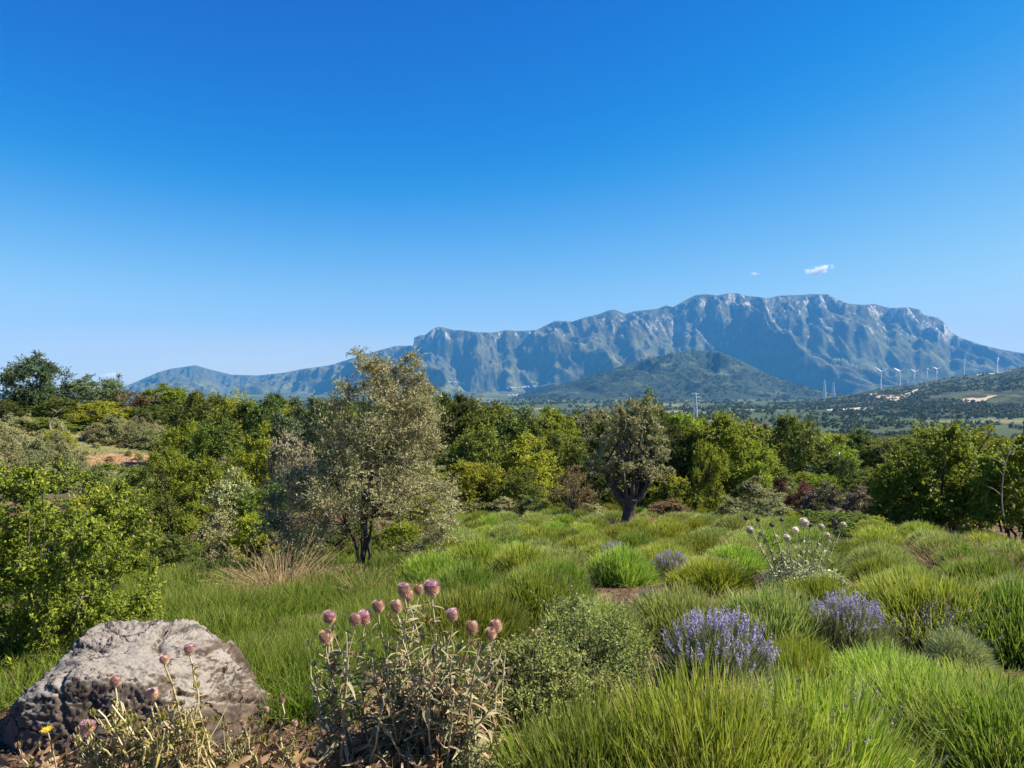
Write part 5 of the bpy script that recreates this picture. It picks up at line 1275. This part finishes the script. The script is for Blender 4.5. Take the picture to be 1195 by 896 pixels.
thistle(475, 3.05, [(385, 719, 'p', .05), (381, 742, 'f', 0), (415, 722, 'c', -.05), (426, 719, 'p', .1), (442, 706, 'f', .12), (463, 706, 'c', 0), (472, 687, 'p', .05), (489, 687, 'f', .12), (504, 685, 'p', -.04), (476, 694, 'f', .2), (528, 716, 'p', -.06),
                    (551, 731, 'f', .02), (573, 738, 'f', .05), (579, 729, 'f', .14)],
        'tall dry thistle with purple and faded round heads, next to the boulder', 'thistleleaf', .17, 42, 520, blind=44)
thistle(222, 2.72, [(222, 756, 'p', 0), (193, 768, 'c', .05), (136, 793, 'c', -.05), (180, 808, 'p', .02), (104, 847, 'p', -.1)],
        'low yellowing thistle with a few purple heads growing in front of the boulder', 'yellowleaf', .20, 60, 420, .0055, .8, llen=(.03, .075), blind=80)
thistle(300, 2.85, [(312, 826, 'f', 0), (330, 815, 'f', .1), (285, 842, 'f', -.1), (345, 842, 'f', -.05)], 'short withered thistle between the boulder and the tall dry thistle', 'yellowleaf', .16, 44, 380, .005, .45, llen=(.025, .06), blind=26)
thistle(60, 2.72, [(28, 880, 'f', 0), (60, 868, 'f', .1), (92, 874, 'f', -.1)], 'withered brown plant at the foot of the boulder, below the yellow flower', 'yellowleaf', .20, 44, 380, .005, .45, llen=(.025, .06), blind=26)
# yellow flower by the boulder
def yellow_flower():
    d = 2.75; x = X(76, d); zg = g1(x, d); h = Z(833, d) - zg; s, p = MB(), MB(); tube(s, bez((0, 0, 0), (.02, 0, h * .5), (0, 0, h), 8), .0028, 5)
    n = 34; a = np.arange(n) * 2.4; ax = norm(np.stack([np.cos(a), np.sin(a), np.full(n, .35)], 1)); leaves(p, np.repeat([[0, 0, h]], n, 0), ax, np.repeat([[0, 0, 1.0]], n, 0), np.linspace(.012, .026, n), .008, .1)
    c = MB(); tube(c, [(0, 0, h - .008), (0, 0, h), (0, 0, h + .005)], [.004, .008, .005], 8)
    r = thing('yellow_flower', 'single yellow flower on a thin stem in front of the boulder', 'flower', (x, d, zg), [('stem', s.mesh('stem', M['thistlestem'], True)), ('petals', p.mesh('petals', M['yellowpetal'])), ('flower_centre', c.mesh('flower_centre', M['yellowpetal'], True))]); r.rotation_euler = (.25, 0, 0)
yellow_flower()
# silver plant with round seed heads
def silver_plant():
    d = 8.6; x0 = X(935, d); zg = g1(x0, d); st, lf = MB(), MB(); root = thing('silver_plant', 'silver leaved plant with pale round seed heads, in front of the low dark green bush', 'plant', (x0, d, zg), [])
    gl = MB(); n = 240; dr = norm(RNG.randn(n, 3)); tube(gl, [(0, 0, -.03), (0, 0, 0), (0, 0, .03)], [.018, .038, .018], 10); leaves(gl, dr * .03, norm(dr + RNG.randn(n, 3) * .3), rdir(n), .022, .010, .1); gm = gl.mesh('seed_head', M['paleglobe']); gd = gm.copy(); gd.materials[0] = M['darkglobe']
    for k, (p, py, s, dark) in enumerate([(938, 609, 1.2, 0), (928, 618, .8, 0), (958, 614, .8, 0), (974, 611, .9, 1), (984, 612, .8, 0), (875, 618, 1, 0), (884, 606, .6, 1), (912, 606, .6, 1), (888, 622, .7, 0), (900, 612, .6, 1), (918, 627, .9, 0), (945, 612, .7, 1), (905, 626, .7, 0), (870, 604, .6, 1), (965, 624, .7, 0)]):
        dy = RNG.uniform(-.3, .3); e = np.array([X(p, d + dy) - x0, dy, Z(py, d + dy) - zg]); b = np.array([e[0] * .35, e[1] * .4, 0]); P = bez(b, b * .5 + e * .5 + [0, 0, .05], e, 8); tube(st, P, .007, 5)
        h = link('seed_head', gd if dark else gm, root); h.location = e; h.scale = (s, s, s * (1.0 if k != 3 else 1.8))
        m_ = 46; u = RNG.uniform(0, .85, m_); i = np.clip((u * 7).astype(int), 0, 6); big_leaves(lf, P[i], norm(RNG.randn(m_, 3) * [1, 1, .5] + [0, 0, .35]), norm(RNG.randn(m_, 3) * .5 + [0, 0, 1]), RNG.uniform(.03, .08, m_), RNG.uniform(.010, .022, m_), .5, .3, nseg=3)
    m_ = 2400; dq = rdir(m_, .3); dq[:, 2] = np.abs(dq[:, 2]); big_leaves(lf, dq * np.array([.56, .40, .36]) * RNG.uniform(.4, 1, (m_, 1)), norm(dq + RNG.randn(m_, 3) * .5), norm(RNG.randn(m_, 3) * .5 + [0, 0, 1]), RNG.uniform(.03, .07, m_), RNG.uniform(.010, .022, m_), .5, .3, nseg=3)
    link('stems', st.mesh('stems', M['thistlestem'], True), root); link('leaves', lf.mesh('leaves', M['whiteplant']), root)
silver_plant()
